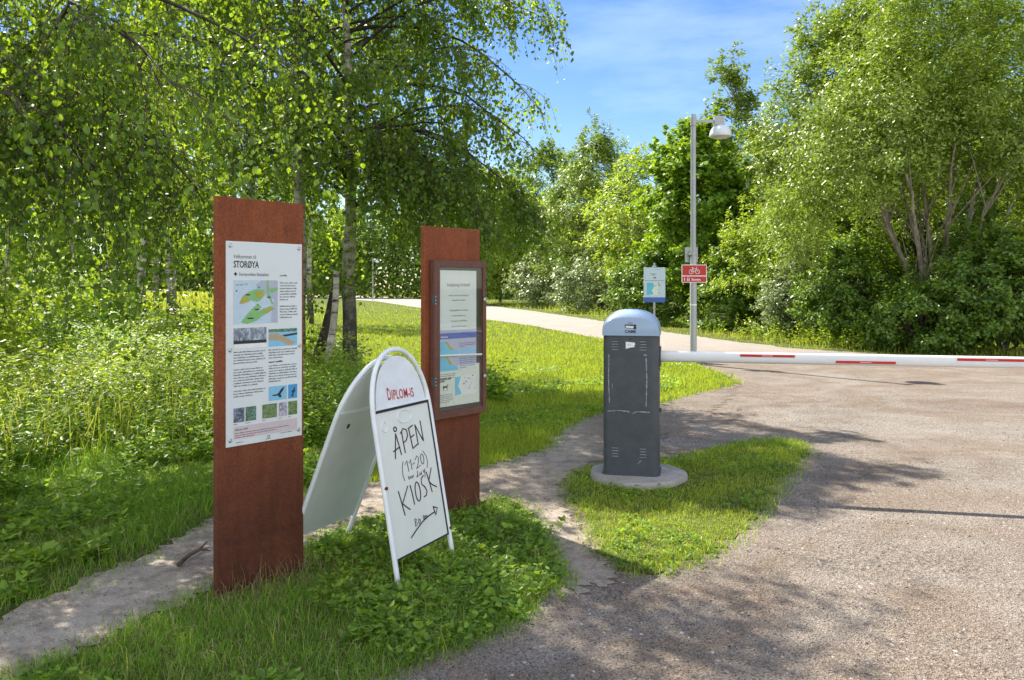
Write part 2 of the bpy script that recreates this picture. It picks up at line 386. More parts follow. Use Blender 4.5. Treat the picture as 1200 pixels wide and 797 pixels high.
# ================================================================== OBJECT MATERIALS
def rust_mat():
    m, nt, p = mat_new('weathering_steel'); co = objco(nt)
    a = noise(nt, 4.5, 7, .7, objco(nt, (1, 1, .75)), .5); f = noise(nt, 85, 4, .8, co); bl = noise(nt, 22, 5, .7, co); st = noise(nt, 9, 5, .6, objco(nt, (2.5, 2.5, .22)))
    c = ramp(nt, a, [(.28, (.075, .026, .014)), (.5, (.22, .062, .022)), (.7, (.38, .13, .05))])
    c = mixc(nt, .35, c, ramp(nt, bl, [(.36, (.10, .026, .014)), (.52, (.26, .065, .022)), (.68, (.42, .14, .05))]))
    c = mixc(nt, .45, c, ramp(nt, f, [(.35, (.07, .020, .012)), (.52, (.27, .068, .022)), (.70, (.52, .19, .075))]))
    c = mixc(nt, .16, c, ramp(nt, st, [(.35, (.06, .022, .014)), (.6, (.32, .085, .03))]))
    s3 = nt.nodes.new('ShaderNodeSeparateXYZ'); nt.links.new(co, s3.inputs[0])      # darker patina near the ground, partly shade by the grass put into the colour
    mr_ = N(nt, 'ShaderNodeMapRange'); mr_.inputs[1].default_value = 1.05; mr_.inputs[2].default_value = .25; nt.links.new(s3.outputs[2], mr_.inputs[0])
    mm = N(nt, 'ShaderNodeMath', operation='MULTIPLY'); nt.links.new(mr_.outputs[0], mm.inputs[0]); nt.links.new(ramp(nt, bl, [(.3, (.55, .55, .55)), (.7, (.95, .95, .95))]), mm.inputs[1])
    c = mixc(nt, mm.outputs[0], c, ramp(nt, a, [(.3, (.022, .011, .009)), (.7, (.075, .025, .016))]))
    nt.links.new(c, p.inputs['Base Color']); p.inputs['Roughness'].default_value = .75; p.inputs['Specular IOR Level'].default_value = .3
    bump(nt, p, f, .5, .002); return m
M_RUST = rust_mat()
M_BROWN = plain('brown_painted_steel', (.125, .045, .028), .45, 0, .18, 25, .1)
M_PANEL = plain('pale_print_panel', (.70, .74, .74), .3, 0, .03, 6)
M_PAPER = plain('paper_white', (.68, .74, .70), .5, 0, .04, 9)
M_INK = plain('black_ink', (.02, .02, .022), .5)
M_GREYINK = plain('grey_ink', (.16, .17, .18), .6)
M_STEEL = plain('bare_steel', (.55, .55, .55), .3, .9)
M_MAPBLUE = plain('map_water', (.50, .62, .72), .4)
M_MAPGREEN = plain('map_green', (.22, .48, .17), .4)
M_MAPOLIVE = plain('map_olive', (.42, .36, .05), .4)
M_MAPGREY = plain('map_grey', (.42, .45, .55), .4)
M_SKYBLUE = plain('print_sky', (.22, .52, .72), .4)
M_DEEPBLUE = plain('print_blue', (.05, .30, .60), .4)
M_PINK = plain('print_pink', (.62, .52, .54), .4)
M_SAND = plain('print_sand', (.45, .34, .2), .4)
M_BANNER = plain('banner_blue', (.04, .12, .42), .4)
M_CYAN = plain('map_cyan', (.12, .50, .68), .4)
M_CAB = plain('anthracite_powder_coat', (.060, .066, .078), .45, 0, .15, 14, .05)
M_RED = plain('sign_red', (.50, .018, .014), .35)
M_LOGORED = plain('lettering_red', (.5, .02, .03), .4)
M_WHITE = plain('white_paint', (.80, .80, .80), .35)
M_GALV = plain('galvanised_steel', (.42, .42, .42), .5, .5, .15, 60, .1)

def photo_mat(name, stops, scale, sc=(1, 1, 1), dist=1.0):
    """printed picture: colours broken up by noise"""
    m, nt, p = mat_new(name)
    nt.links.new(ramp(nt, noise(nt, scale, 6, .75, objco(nt, sc), dist), stops), p.inputs['Base Color'])
    p.inputs['Roughness'].default_value = .35; return m
M_PH_SNOW = photo_mat('print_winter_trees', [(.35, (.03, .04, .06)), (.5, (.22, .26, .32)), (.68, (.65, .72, .8))], 45, (1, 1, .6))
M_PH_FLOWER = photo_mat('print_violet_flower', [(.38, (.03, .05, .04)), (.5, (.12, .16, .2)), (.6, (.35, .36, .7))], 50)
M_PH_LEAF = photo_mat('print_leaves', [(.35, (.02, .05, .03)), (.52, (.08, .2, .12)), (.66, (.45, .55, .5))], 70)
M_PH_GRASS = photo_mat('print_moss', [(.35, (.04, .09, .02)), (.5, (.12, .22, .06)), (.68, (.4, .38, .28))], 60)
M_PH_LILAC = photo_mat('print_lilac', [(.36, (.08, .07, .1)), (.5, (.38, .34, .44)), (.66, (.7, .68, .72))], 60)

def text_mesh(parent, name, s, x, z, h, mat, y=-.0006, cx=1.0, align='LEFT', bold=0.0, shear=0.0, sp=1.0, **props):
    cu = bpy.data.curves.new(name, 'FONT'); cu.body = s; cu.size = 1.0; cu.align_x = align; cu.offset = bold; cu.shear = shear; cu.space_character = sp
    cu.resolution_u = 3
    o = bpy.data.objects.new(name, cu); S.collection.objects.link(o)
    bpy.context.view_layer.update()
    me = bpy.data.meshes.new_from_object(o.evaluated_get(bpy.context.evaluated_depsgraph_get()))
    bpy.data.objects.remove(o)
    n = len(me.vertices); V = np.empty(n * 3, np.float32); me.vertices.foreach_get('co', V); V = V.reshape(-1, 3)
    k = h / .72
    me.vertices.foreach_set('co', np.stack([V[:, 0] * k * cx + x, np.full(n, y), V[:, 1] * k + z], 1).astype(np.float32).ravel())
    me.materials.clear(); me.materials.append(mat); me.name = name; me.update()
    return link(name, me, parent, **props)
def print_lines(mb, x0, x1, z, n, dz, h, mat, rg, y=-.0006, ragged=.12):
    """lines of small unreadable print: word-long strokes"""
    for i in range(n):
        x = x0; xe = x1 - rg.random() * ragged * (x1 - x0)
        if i == n - 1: xe = x0 + (x1 - x0) * rg.uniform(.3, .8)
        while x < xe:
            w = min(rg.uniform(2.0, 6.5) * h, xe - x)
            q = x
            while q < x + w:
                lw = rg.uniform(.45, .8) * h; hh = h * rg.choice([.62, .62, .7, 1.0])
                mb.prism([(q, z), (q + lw, z), (q + lw, z + hh * .9), (q, z + hh * .9)], y, y + .0003, mat); q += lw + .16 * h
            x = q + .45 * h
        z -= dz
def flat(mb, pts, mat, y=-.0006):
    mb.prism(pts, y, y + .0003, mat)
def rect(mb, x0, x1, z0, z1, mat, y=-.0006):
    mb.prism([(x0, z0), (x1, z0), (x1, z1), (x0, z1)], y, y + .0003, mat)
def build_flat(mb, name, parent, **p): return mb.build(name, parent, **p)

# ================================================================== LEFT INFORMATION BOARD
p0 = (-1.43, 3.93); p1 = (-1.112, 4.325)
ang = math.atan2(p1[1] - p0[1], p1[0] - p0[0]); BW = math.dist(p0, p1)
board = thing('information_board', 'rusty steel board with a white bathing place poster of map, text and small photos', 'information board', (*p0, 0), ang, 'rusty steel information boards')
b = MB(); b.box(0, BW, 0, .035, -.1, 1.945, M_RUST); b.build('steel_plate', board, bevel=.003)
def pz(v): return 1.729 - v * 1.013        # v 0..1 down the panel
PX0, PW = .045, .447
def pxx(u): return PX0 + u * PW
b = MB(); b.box(PX0, PX0 + PW, -.006, -.001, pz(1), pz(0), M_PANEL); panel = b.build('poster_panel', board, bevel=.001)
Y1 = -.0072
rg_ = random.Random(5)
text_mesh(panel, 'welcome_text', 'Velkommen til', pxx(.09), pz(.083), .020, M_GREYINK, Y1, .78, bold=.002)
text_mesh(panel, 'title_text', 'STORØYA', pxx(.09), pz(.128), .034, M_INK, Y1, .66, bold=.016)
text_mesh(panel, 'place_text', 'Storøyodden Badeplass', pxx(.155), pz(.168), .0165, M_GREYINK, Y1, .80, bold=.004)
b = MB(); c_ = (pxx(.115), pz(.160)); r_ = .010
flat(b, [(c_[0] - r_, c_[1]), (c_[0], c_[1] - r_), (c_[0] + r_, c_[1]), (c_[0], c_[1] + r_)], M_INK, Y1)
print_lines(b, pxx(.69), pxx(.83), pz(.168), 1, .01, .009, M_GREYINK, rg_, Y1, 0); build_flat(b, 'place_mark', panel)
b = MB(); rect(b, pxx(.09), pxx(.66), pz(.405), pz(.19), M_MAPBLUE, Y1)
Q = lambda L: [(pxx(.09 + u * .57), pz(.19 + v * .215)) for u, v in L]
flat(b, Q([(.62, 0), (1, 0), (1, .42), (.8, .45), (.68, .3), (.52, .2), (.5, .1)]), M_MAPGREY, Y1 - .0004)
flat(b, Q([(.92, .42), (1, .42), (1, 1), (.84, .98), (.86, .72)]), M_MAPGREY, Y1 - .0004)
flat(b, Q([(.12, .52), (.2, .36), (.34, .26), (.5, .2), (.68, .22), (.7, .34), (.6, .46), (.52, .5), (.38, .46), (.28, .5), (.16, .54)]), M_MAPGREEN, Y1 - .0008)
flat(b, Q([(.12, .52), (.2, .38), (.3, .36), (.34, .48), (.2, .54)]), M_MAPOLIVE, Y1 - .0012)
flat(b, Q([(.46, .28), (.62, .26), (.68, .34), (.6, .42), (.5, .38)]), M_MAPOLIVE, Y1 - .0012)
flat(b, Q([(.16, .96), (.28, .8), (.4, .66), (.54, .54), (.62, .62), (.52, .74), (.66, .66), (.84, .6), (.94, .66), (.8, .74), (.66, .82), (.5, .94), (.3, 1)]), M_MAPGREEN, Y1 - .0008)
flat(b, Q([(.62, .72), (.82, .62), (.92, .66), (.74, .76)]), M_MAPOLIVE, Y1 - .0012)
flat(b, Q([(.74, .0), (.78, .0), (.8, .3), (.9, .55), (.86, .56), (.74, .3)]), M_MAPGREEN, Y1 - .0008)
flat(b, Q([(.8, .2), (1, .16), (1, .24), (.84, .3)]), M_MAPGREEN, Y1 - .0012)
for u, v in ((.04, .1), (.13, .1), (.24, .08)): rect(b, Q([(u, v)])[0][0], Q([(u + .07, v)])[0][0], Q([(0, v + .015)])[0][1], Q([(0, v)])[0][1], M_GREYINK, Y1 - .0012)
for u, v, w in ((.05, .23, .03), (.52, .55, .025), (.55, .15, .025), (.26, .32, .1), (.3, .86, .14), (.47, .66, .09), (.75, .38, .08)):
    rect(b, Q([(u, v)])[0][0], Q([(u + w, v)])[0][0], Q([(0, v + .03)])[0][1], Q([(0, v)])[0][1], M_INK, Y1 - .0015)
build_flat(b, 'site_map', panel)
b = MB(); print_lines(b, pxx(.69), pxx(.93), pz(.205), 7, .0145, .0075, M_GREYINK, rg_, Y1); print_lines(b, pxx(.69), pxx(.93), pz(.325), 5, .0145, .0075, M_GREYINK, rg_, Y1)
print_lines(b, pxx(.09), pxx(.50), pz(.545), 5, .0135, .007, M_GREYINK, rg_, Y1); print_lines(b, pxx(.09), pxx(.50), pz(.63), 7, .0135, .007, M_GREYINK, rg_, Y1)
print_lines(b, pxx(.09), pxx(.50), pz(.735), 3, .0135, .007, M_GREYINK, rg_, Y1)
print_lines(b, pxx(.54), pxx(.93), pz(.545), 4, .0135, .007, M_GREYINK, rg_, Y1); print_lines(b, pxx(.54), pxx(.82), pz(.607), 1, .01, .010, M_INK, rg_, Y1, 0)
print_lines(b, pxx(.54), pxx(.93), pz(.625), 7, .0135, .007, M_GREYINK, rg_, Y1); build_flat(b, 'body_text', panel)
def snow(mb):
    rect(mb, pxx(.09), pxx(.51), pz(.525), pz(.425), M_PH_SNOW, Y1)
    rect(mb, pxx(.09), pxx(.51), pz(.525), pz(.503), M_WHITE, Y1 - .0004); rect(mb, pxx(.09), pxx(.51), pz(.503), pz(.487), M_INK, Y1 - .0004)
b = MB(); snow(b); build_flat(b, 'winter_photo', panel)
b = MB(); x0, x1 = pxx(.54), pxx(.93)
rect(b, x0, x1, pz(.525), pz(.425), M_SKYBLUE, Y1); rect(b, x0, x1, pz(.453), pz(.437), M_PH_LEAF, Y1 - .0004); rect(b, x0, x1, pz(.437), pz(.425), M_PAPER, Y1 - .0004)
flat(b, [(x0, pz(.462)), (x0 + .05, pz(.458)), (x1 - .01, pz(.51)), (x1 - .05, pz(.525)), (x0 + .06, pz(.495)), (x0, pz(.49))], M_SAND, Y1 - .0008)
flat(b, [(x0 + .08, pz(.47)), (x1, pz(.46)), (x1, pz(.47)), (x0 + .1, pz(.478))], M_INK, Y1 - .0008); build_flat(b, 'boardwalk_photo', panel)
def bird(mb, cx, cz, s, pts): flat(mb, [(cx + a * s, cz + c * s) for a, c in pts], M_INK, Y1 - .0005)
b = MB(); rect(b, pxx(.54), pxx(.785), pz(.80), pz(.728), M_SKYBLUE, Y1)
bird(b, pxx(.67), pz(.768), .035, [(-1.2, -.1), (-.3, -.05), (0, .1), (.5, .7), (1.1, 1.0), (.8, .4), (.35, -.1), (.6, -.5), (.2, -.6), (-.1, -.25), (-.7, -.3)]); build_flat(b, 'gliding_bird_photo', panel)
b = MB(); rect(b, pxx(.805), pxx(.93), pz(.80), pz(.728), M_DEEPBLUE, Y1)
bird(b, pxx(.87), pz(.765), .024, [(-.5, -1.0), (-.1, -.4), (-.4, .1), (.1, .3), (.4, 1.1), (.5, .5), (.6, .0), (.2, -.3), (.1, -1.1)]); build_flat(b, 'soaring_bird_photo', panel)
for nm, u0, u1, mt, dv in (('flower_photo', .09, .225, M_PH_FLOWER, 0), ('leaf_photo', .24, .375, M_PH_LEAF, 0), ('ground_photo', .455, .65, M_PH_GRASS, .0), ('lilac_photo', .675, .79, M_PH_LILAC, 0), ('undergrowth_photo', .805, .93, M_PH_GRASS, 0)):
    b = MB(); rect(b, pxx(u0), pxx(u1), pz(.885), pz(.815), mt, Y1); print_lines(b, pxx(u0), pxx(u0) + .03, pz(.896), 1, .01, .005, M_GREYINK, rg_, Y1, 0); build_flat(b, nm, panel)
b = MB(); rect(b, pxx(.09), pxx(.93), pz(.965), pz(.905), M_PINK, Y1 + .0004)
print_lines(b, pxx(.11), pxx(.34), pz(.925), 1, .01, .010, M_GREYINK, rg_, Y1, 0); print_lines(b, pxx(.11), pxx(.82), pz(.940), 2, .011, .006, M_GREYINK, rg_, Y1); print_lines(b, pxx(.11), pxx(.55), pz(.961), 1, .01, .006, M_LOGORED, rg_, Y1, 0)
build_flat(b, 'notice_box', panel)
b = MB(); c_ = (pxx(.54), pz(.978)); b.tube([(c_[0] + .007 * math.cos(t), Y1, c_[1] + .007 * math.sin(t)) for t in np.linspace(0, 6.2, 14)], .0012, M_GREYINK, 5)
print_lines(b, pxx(.50), pxx(.585), pz(.991), 1, .01, .005, M_GREYINK, rg_, Y1, 0); print_lines(b, pxx(.12), pxx(.25), pz(.985), 1, .01, .005, M_GREYINK, rg_, Y1, 0); print_lines(b, pxx(.7), pxx(.93), pz(.972), 1, .01, .005, M_GREYINK, rg_, Y1, 0)
build_flat(b, 'crest_print', panel)
for u, v in ((.05, .022), (.955, .022), (.05, .53), (.965, .53), (.05, .968), (.95, .968)):
    b = MB(); b.loft([[(pxx(u) + r * math.cos(t), y, pz(v) + r * math.sin(t)) for t in np.linspace(0, 2 * math.pi, 13)[:-1]] for r, y in ((.010, -.006), (.010, -.009), (.006, -.012))], M_STEEL); b.build('screw', board)

# ================================================================== RIGHT BOARD WITH GLAZED CASE
q0 = (-.553, 5.12); q1 = (-.218, 5.50)
ang2 = math.atan2(q1[1] - q0[1], q1[0] - q0[0]); BW2 = math.dist(q0, q1)
b2 = thing('information_board', 'rusty steel board carrying a brown glazed display case, behind the white folding sign', 'information board', (*q0, 0), ang2, 'rusty steel information boards')
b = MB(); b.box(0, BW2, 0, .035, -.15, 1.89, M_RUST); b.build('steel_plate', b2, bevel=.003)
CX0, CX1, CZ0, CZ1 = .040, BW2 + .006, .66, 1.675
FT = .044
b = MB()
b.box(CX0, CX1, -.03, -.002, CZ0, CZ1, M_BROWN); b.build('case_back', b2, bevel=.002)
fr = MB()
fr.box(CX0, CX0 + FT, -.056, -.032, CZ0, CZ1, M_BROWN); fr.box(CX1 - FT * .75, CX1, -.056, -.032, CZ0, CZ1, M_BROWN)
fr.box(CX0 + FT, CX1 - FT * .75, -.0555, -.0325, CZ1 - FT, CZ1 - .001, M_BROWN); fr.box(CX0 + FT, CX1 - FT * .75, -.0555, -.0325, CZ0 + .001, CZ0 + FT, M_BROWN)
frame = fr.build('door_frame', b2, bevel=.003)
gm, nt, p = mat_new('case_glass'); p.inputs['Roughness'].default_value = .02; p.inputs['Transmission Weight'].default_value = 1; p.inputs['IOR'].default_value = 1.45
trn = nt.nodes.new('ShaderNodeBsdfTransparent'); gl = N(nt, 'ShaderNodeBsdfGlossy', Roughness=.03); lw = N(nt, 'ShaderNodeLayerWeight', Blend=.3); fz = N(nt, 'ShaderNodeMath', operation='MULTIPLY_ADD'); nt.links.new(lw.outputs['Facing'], fz.inputs[0]); fz.inputs[1].default_value = .12; fz.inputs[2].default_value = .03; ms = nt.nodes.new('ShaderNodeMixShader')
nt.links.new(fz.outputs[0], ms.inputs[0]); nt.links.new(trn.outputs[0], ms.inputs[1]); nt.links.new(gl.outputs[0], ms.inputs[2]); nt.links.new(ms.outputs[0], nt.nodes['Material Output'].inputs['Surface'])
b = MB(); gx0, gx1, gz0, gz1 = CX0 + FT, CX1 - FT * .75, CZ0 + FT, CZ1 - FT
b.box(gx0, gx1, -.050, -.047, gz0 - .001, gz1 + .001, gm); b.build('glass_pane', frame)
b = MB(); b.box(gx0, gx1, -.0335, -.031, gz0, gz1, M_INK); b.build('backing_board', b2)
nx0, nx1, nz0, nz1 = gx0 + .006, gx1 - .045, gz0 + .03, gz1 - .02
M_PAPER2 = plain('notice_green_white', (.62, .70, .60), .5)
b = MB(); zm = nz0 + .46 * (nz1 - nz0); zl = nz0 + .33 * (nz1 - nz0)
b.box(nx0, nx1, -.0355, -.0345, nz0 + .56 * (nz1 - nz0), nz1, M_PAPER); b.box(nx0, nx1, -.0355, -.0345, nz0 + .30 * (nz1 - nz0), nz0 + .56 * (nz1 - nz0), M_MAPGREY); b.box(nx0, nx1 + .03, -.0352, -.0346, nz0, nz0 + .298 * (nz1 - nz0), M_PAPER2)
notice = b.build('notice_sheets', b2)
Y2 = -.0364; NW = nx1 - nx0; NH = nz1 - nz0
ux = lambda u: nx0 + u * NW
vz = lambda v: nz1 - v * NH
text_mesh(notice, 'heading_text', 'Innkjøring forbudt!', ux(.52), vz(.118), .0235, M_GREYINK, Y2, .86, 'CENTER', bold=.006)
for i, (s, v) in enumerate((('Kjøring / motoriserte kjøretøyer på', .19), ('Storøyodden er forbudt', .225), ('Innkjøring gjelder for barnehagen', .30), ('med spesiell tillatelse, og', .34), ('i forbindelse med vedlikehold,', .38), ('skjøtsel og drift av området.', .42))):
    text_mesh(notice, 'notice_line', s, ux(.52), vz(v), .0105, M_GREYINK, Y2, .86, 'CENTER', bold=.004)
b = MB(); rect(b, nx0, nx1, vz(.505), vz(.462), M_BANNER, Y2); build_flat(b, 'blue_banner', notice)
text_mesh(notice, 'banner_text', 'Velkommen', ux(.05), vz(.495), .012, M_WHITE, Y2 - .0004, .8, bold=.01)
b = MB()
for (a0, a1, z0_, z1_) in ((0, .5, .525, .62), (0, .5, .635, .74)):
    rect(b, ux(a0 + .02), ux(a1), vz(z1_), vz(z0_), M_CYAN, Y2)
    flat(b, [(ux(.2), vz(z0_)), (ux(.5), vz(z0_)), (ux(.5), vz(z1_ - .02)), (ux(.33), vz(z0_ + .05))], M_MAPGREY, Y2 - .0004)
    flat(b, [(ux(.15), vz(z0_)), (ux(.22), vz(z0_)), (ux(.36), vz(z0_ + .06)), (ux(.30), vz(z0_ + .062))], M_MAPOLIVE, Y2 - .0008)
rect(b, ux(.53), ux(.98), vz(.62), vz(.585), M_SKYBLUE, Y2); print_lines(b, ux(.54), ux(.98), vz(.545), 3, .012, .006, M_BANNER, rg_, Y2); print_lines(b, ux(.54), ux(.98), vz(.66), 6, .012, .006, M_BANNER, rg_, Y2)
print_lines(b, ux(.03), ux(.45), vz(.765), 4, .012, .006, M_GREYINK, rg_, Y2)
build_flat(b, 'coast_map', notice)
b = MB(); print_lines(b, ux(.03), ux(.32), vz(.80), 2, .017, .0125, M_INK, rg_, Y2, 0); print_lines(b, ux(.03), ux(.36), vz(.915), 5, .012, .006, M_GREYINK, rg_, Y2)
dog = [(-.9, .35), (-.75, .45), (-.5, .42), (.5, .4), (.62, .75), (.95, .62), (.9, .48), (.72, .4), (.6, .1), (.62, -.7), (.5, -.7), (.42, 0), (-.4, .02), (-.52, -.3), (-.45, -.7), (-.58, -.7), (-.72, -.2), (-.75, .2)]
flat(b, [(ux(.17) + x * .028, vz(.862) + z * .028) for x, z in dog], M_INK, Y2)
rect(b, ux(.42), ux(.98), vz(.93), vz(.785), M_PAPER, Y2); flat(b, [(ux(.42), vz(.79)), (ux(.58), vz(.79)), (ux(.5), vz(.86)), (ux(.6), vz(.92)), (ux(.42), vz(.93))], M_CYAN, Y2 - .0004)
for i in range(16):
    x, z = ux(rg_.uniform(.62, .95)), vz(rg_.uniform(.79, .9)); rr = rg_.uniform(.003, .008); flat(b, [(x - rr, z), (x, z - rr), (x + rr, z), (x, z + rr)], rg_.choice([M_INK, M_GREYINK, M_PINK]), Y2 - .0006)
build_flat(b, 'dog_notice', notice)
b = MB(); b.tube([(gx0 + .002, -.043, vz(.622)), (gx1 - .002, -.043, vz(.638))], .007, M_PAPER, 10); b.build('lamp_tube', b2, smooth=True)
for z in (1.42, .905):
    b = MB(); b.box(CX0 - .006, CX0 + .008, -.060, -.036, z - .032, z + .032, M_CAB)
    for q in (-.022, 0, .022): b.cyl((CX0 + .001, -.061), .0035, z + q - .003, z + q + .003, M_STEEL, 8)
    b.build('hinge', frame)
for z in (1.42, .905):
    b = MB(); b.loft([[(CX1 - .018 + r * math.cos(t), y, z + r * math.sin(t)) for t in np.linspace(0, 2 * math.pi, 13)[:-1]] for r, y in ((.013, -.056), (.013, -.062), (.007, -.064))], M_STEEL); b.build('lock', frame)

# ================================================================== FOLDING PAVEMENT SIGN
M_AWHITE = plain('scuffed_white_enamel', (.78, .81, .83), .4, 0, .06, 12)
M_ABOARD = plain('whiteboard_face', (.74, .76, .71), .22, 0, .05, 5)
M_AGREY = plain('sign_back_panel', (.70, .73, .72), .5, 0, .05, 8)
M_RUBBER = plain('rubber_black', (.02, .02, .02), .7)
AF = Vector((-.568, 4.06, 0)); wdir = Vector((math.cos(math.radians(63.5)), math.sin(math.radians(63.5)), 0)); ndir = Vector((-wdir.y, wdir.x, 0))
AWID, AL = .53, 1.185
sgn = thing('pavement_sign', 'white folding pavement sign with handwritten kiosk opening message, arched top', 'sandwich board', tuple(AF), math.atan2(wdir.y, wdir.x))
def apanel(front):
    """local x = width, local y = away from the front, z up; returns mapping (x, s, off) -> local point"""
    if front: y0, y1, z0, z1 = 0.0, .215, 0.0, math.sqrt(AL ** 2 - .215 ** 2)
    else: y0, y1, z0, z1 = .73, .262, .03, .03 + math.sqrt(AL ** 2 - .468 ** 2)
    d = Vector((0, y1 - y0, z1 - z0)).normalized(); nn = Vector((1, 0, 0)).cross(d)      # nn points to -y when front
    if not front: nn = -nn
    return lambda x, s, off=0.0: tuple(Vector((x, y0, z0)) + d * s + nn * off)
AH = .36
def arch(x0, x1, s0, top, n=22, h=AH):
    cx, hw = (x0 + x1) / 2, (x1 - x0) / 2; L = [(x0, s0), (x0, top - h)]
    for i in range(1, n): t = math.pi * (1 - i / n); L.append((cx + hw * math.copysign(abs(math.cos(t)) ** .93, math.cos(t)), top - h + h * math.sin(t) ** .93))
    return L + [(x1, top - h), (x1, s0)]
def slab(mb, outline, fn, o0, o1, mat):
    n = len(outline); vs = [fn(x, s, o1) for x, s in outline] + [fn(x, s, o0) for x, s in outline]
    mb.add(vs, [tuple(range(n)), tuple(range(2 * n - 1, n - 1, -1))] + [(i, i + n, (i + 1) % n + n, (i + 1) % n) for i in range(n)], mat)
for front in (True, False):
    fn = apanel(front); R_ = .0135
    b = MB(); L = arch(0, AWID, 0, AL)
    b.tube([fn(x, s) for x, s in L], R_, M_AWHITE, 12)
    fo = b.build('front_frame' if front else 'back_frame', sgn, smooth=True)
    b = MB()
    top_o = arch(.03, AWID - .03, .885, AL - .035, h=AH - .04)
    slab(b, top_o, fn, -.002, .002, M_AWHITE if front else M_AGREY)
    tp = b.build('header_panel' if front else 'back_header_panel', sgn)
    b = MB(); slab(b, [(.018, .13), (AWID - .018, .13), (AWID - .018, .868), (.018, .868)], fn, -.004, .003, M_ABOARD if front else M_AGREY)
    wb = b.build('writing_panel' if front else 'back_panel', sgn)
    if front:
        b = MB()
        for o in ([(.014, .123), (AWID - .014, .123), (AWID - .014, .131), (.014, .131)], [(.014, .866), (AWID - .014, .866), (AWID - .014, .880), (.014, .880)], [(AWID - .023, .131), (AWID - .014, .131), (AWID - .014, .866), (AWID - .023, .866)]):
            slab(b, o, fn, -.002, .007, M_RUBBER)
        b.build('panel_edge_seal', sgn)
        b = MB()
        slab(b, [(.014, .8805), (AWID - .014, .8805), (AWID - .014, .886), (.014, .886)], fn, -.002, .006, M_AWHITE); b.build('divider_rail', sgn)
    else:
        b = MB(); slab(b, [(.01, .869), (AWID - .01, .869), (AWID - .01, .884), (.01, .884)], fn, -.008, .006, M_AWHITE); b.build('back_divider_rail', sgn)
        b = MB(); slab(b, [(.13 + .012 * math.cos(t), .79 + .016 * math.sin(t)) for t in np.linspace(0, 6.28, 13)[:-1]], fn, -.0055, -.004, M_INK); b.build('grip_hole', wb)
    if front:
        # header lettering (red) - stays on the header panel
        m4 = text_mesh(tp, 'header_lettering', 'DIPLOM-IS', 0, 0, .052, M_LOGORED, 0, .72, 'CENTER', bold=.012, sp=1.04)
        n = len(m4.data.vertices); V = np.empty(n * 3, np.float32); m4.data.vertices.foreach_get('co', V); V = V.reshape(-1, 3)
        V2 = np.array([fn(AWID / 2 + v[0], .918 + v[2] * (1.25 if v[0] < -.098 else 1) - v[0] * .04, .0032) for v in V]); m4.data.vertices.foreach_set('co', V2.astype(np.float32).ravel()); m4.data.update()
        # handwriting strokes: (x 0..1 across the board, y 0..1 down the board)
        BX0, BX1, BS0, BS1 = .03, AWID - .035, .13, .865
        def stroke(mb, pts, r=.0030):
            P_ = [fn(BX0 + (.035 + .92 * u) * (BX1 - BX0), BS1 - v * (BS1 - BS0), .0042) for u, v in pts]; mb.tube(P_, r, M_INK, 5)
        def word(name, strokes, r=.0028):
            mb = MB()
            for s_ in strokes: stroke(mb, s_, r)
            mb.build(name, wb)
        circ = lambda cx, cy, rx, ry, a0=0, a1=6.28, n=14: [(cx + rx * math.cos(t), cy + ry * math.sin(t)) for t in np.linspace(a0, a1, n)]
        word('open_lettering', [[(.19, .34), (.235, .24), (.27, .165)], [(.27, .165), (.30, .24), (.33, .325)], [(.17, .285), (.32, .265)], circ(.275, .135, .03, .016),
             [(.40, .16), (.405, .24), (.415, .32)], [(.37, .175), (.44, .145), (.51, .16), (.52, .20), (.47, .235), (.40, .245)],
             [(.56, .15), (.575, .23), (.59, .305)], [(.55, .155), (.66, .14)], [(.57, .225), (.66, .21)], [(.59, .305), (.70, .285)],
             [(.72, .29), (.715, .21), (.71, .14)], [(.71, .14), (.78, .21), (.85, .275)], [(.85, .275), (.845, .2), (.84, .12)]], .0034)
        word('hours_lettering', [[(.34, .37), (.30, .42), (.295, .47), (.32, .51)], [(.37, .40), (.42, .375), (.43, .455)], [(.46, .40), (.50, .375), (.505, .45)], [(.53, .415), (.58, .408)],
             [(.60, .39), (.65, .365), (.685, .385), (.66, .42), (.60, .455), (.70, .44)], circ(.76, .40, .035, .038), [(.80, .345), (.86, .39), (.87, .435), (.84, .475)],
             [(.40, .485), (.41, .51), (.44, .49), (.45, .51), (.48, .49), (.49, .51), (.52, .49)], [(.60, .50), (.58, .515), (.61, .515), (.61, .47)], [(.66, .49), (.65, .51), (.69, .50), (.69, .485), (.70, .51)], [(.74, .48), (.75, .50), (.78, .475), (.76, .54)]], .0020)
        word('kiosk_lettering', [[(.15, .56), (.185, .65), (.215, .74)], [(.36, .55), (.20, .655)], [(.20, .655), (.30, .70), (.34, .715)], [(.41, .55), (.43, .62), (.445, .695)],
             circ(.555, .615, .055, .07), [(.73, .52), (.67, .535), (.66, .575), (.72, .60), (.755, .635), (.73, .665), (.67, .67)], [(.80, .50), (.84, .58), (.87, .66)], [(.93, .485), (.83, .575)], [(.83, .575), (.90, .61), (.99, .635)]], .0034)
        word('arrow_drawing', [[(.27, .905), (.40, .87), (.55, .835), (.70, .815), (.86, .805)], [(.84, .765), (.93, .785), (.87, .83), (.84, .765)]], .0036)
        word('direction_lettering', [[(.40, .79), (.40, .845)], [(.40, .79), (.44, .80), (.41, .815), (.45, .83), (.40, .845)], circ(.49, .82, .018, .016), [(.52, .81), (.52, .83), (.56, .81), (.56, .83)], circ(.60, .81, .015, .014), [(.63, .80), (.64, .82), (.66, .80), (.68, .815)]], .0018)
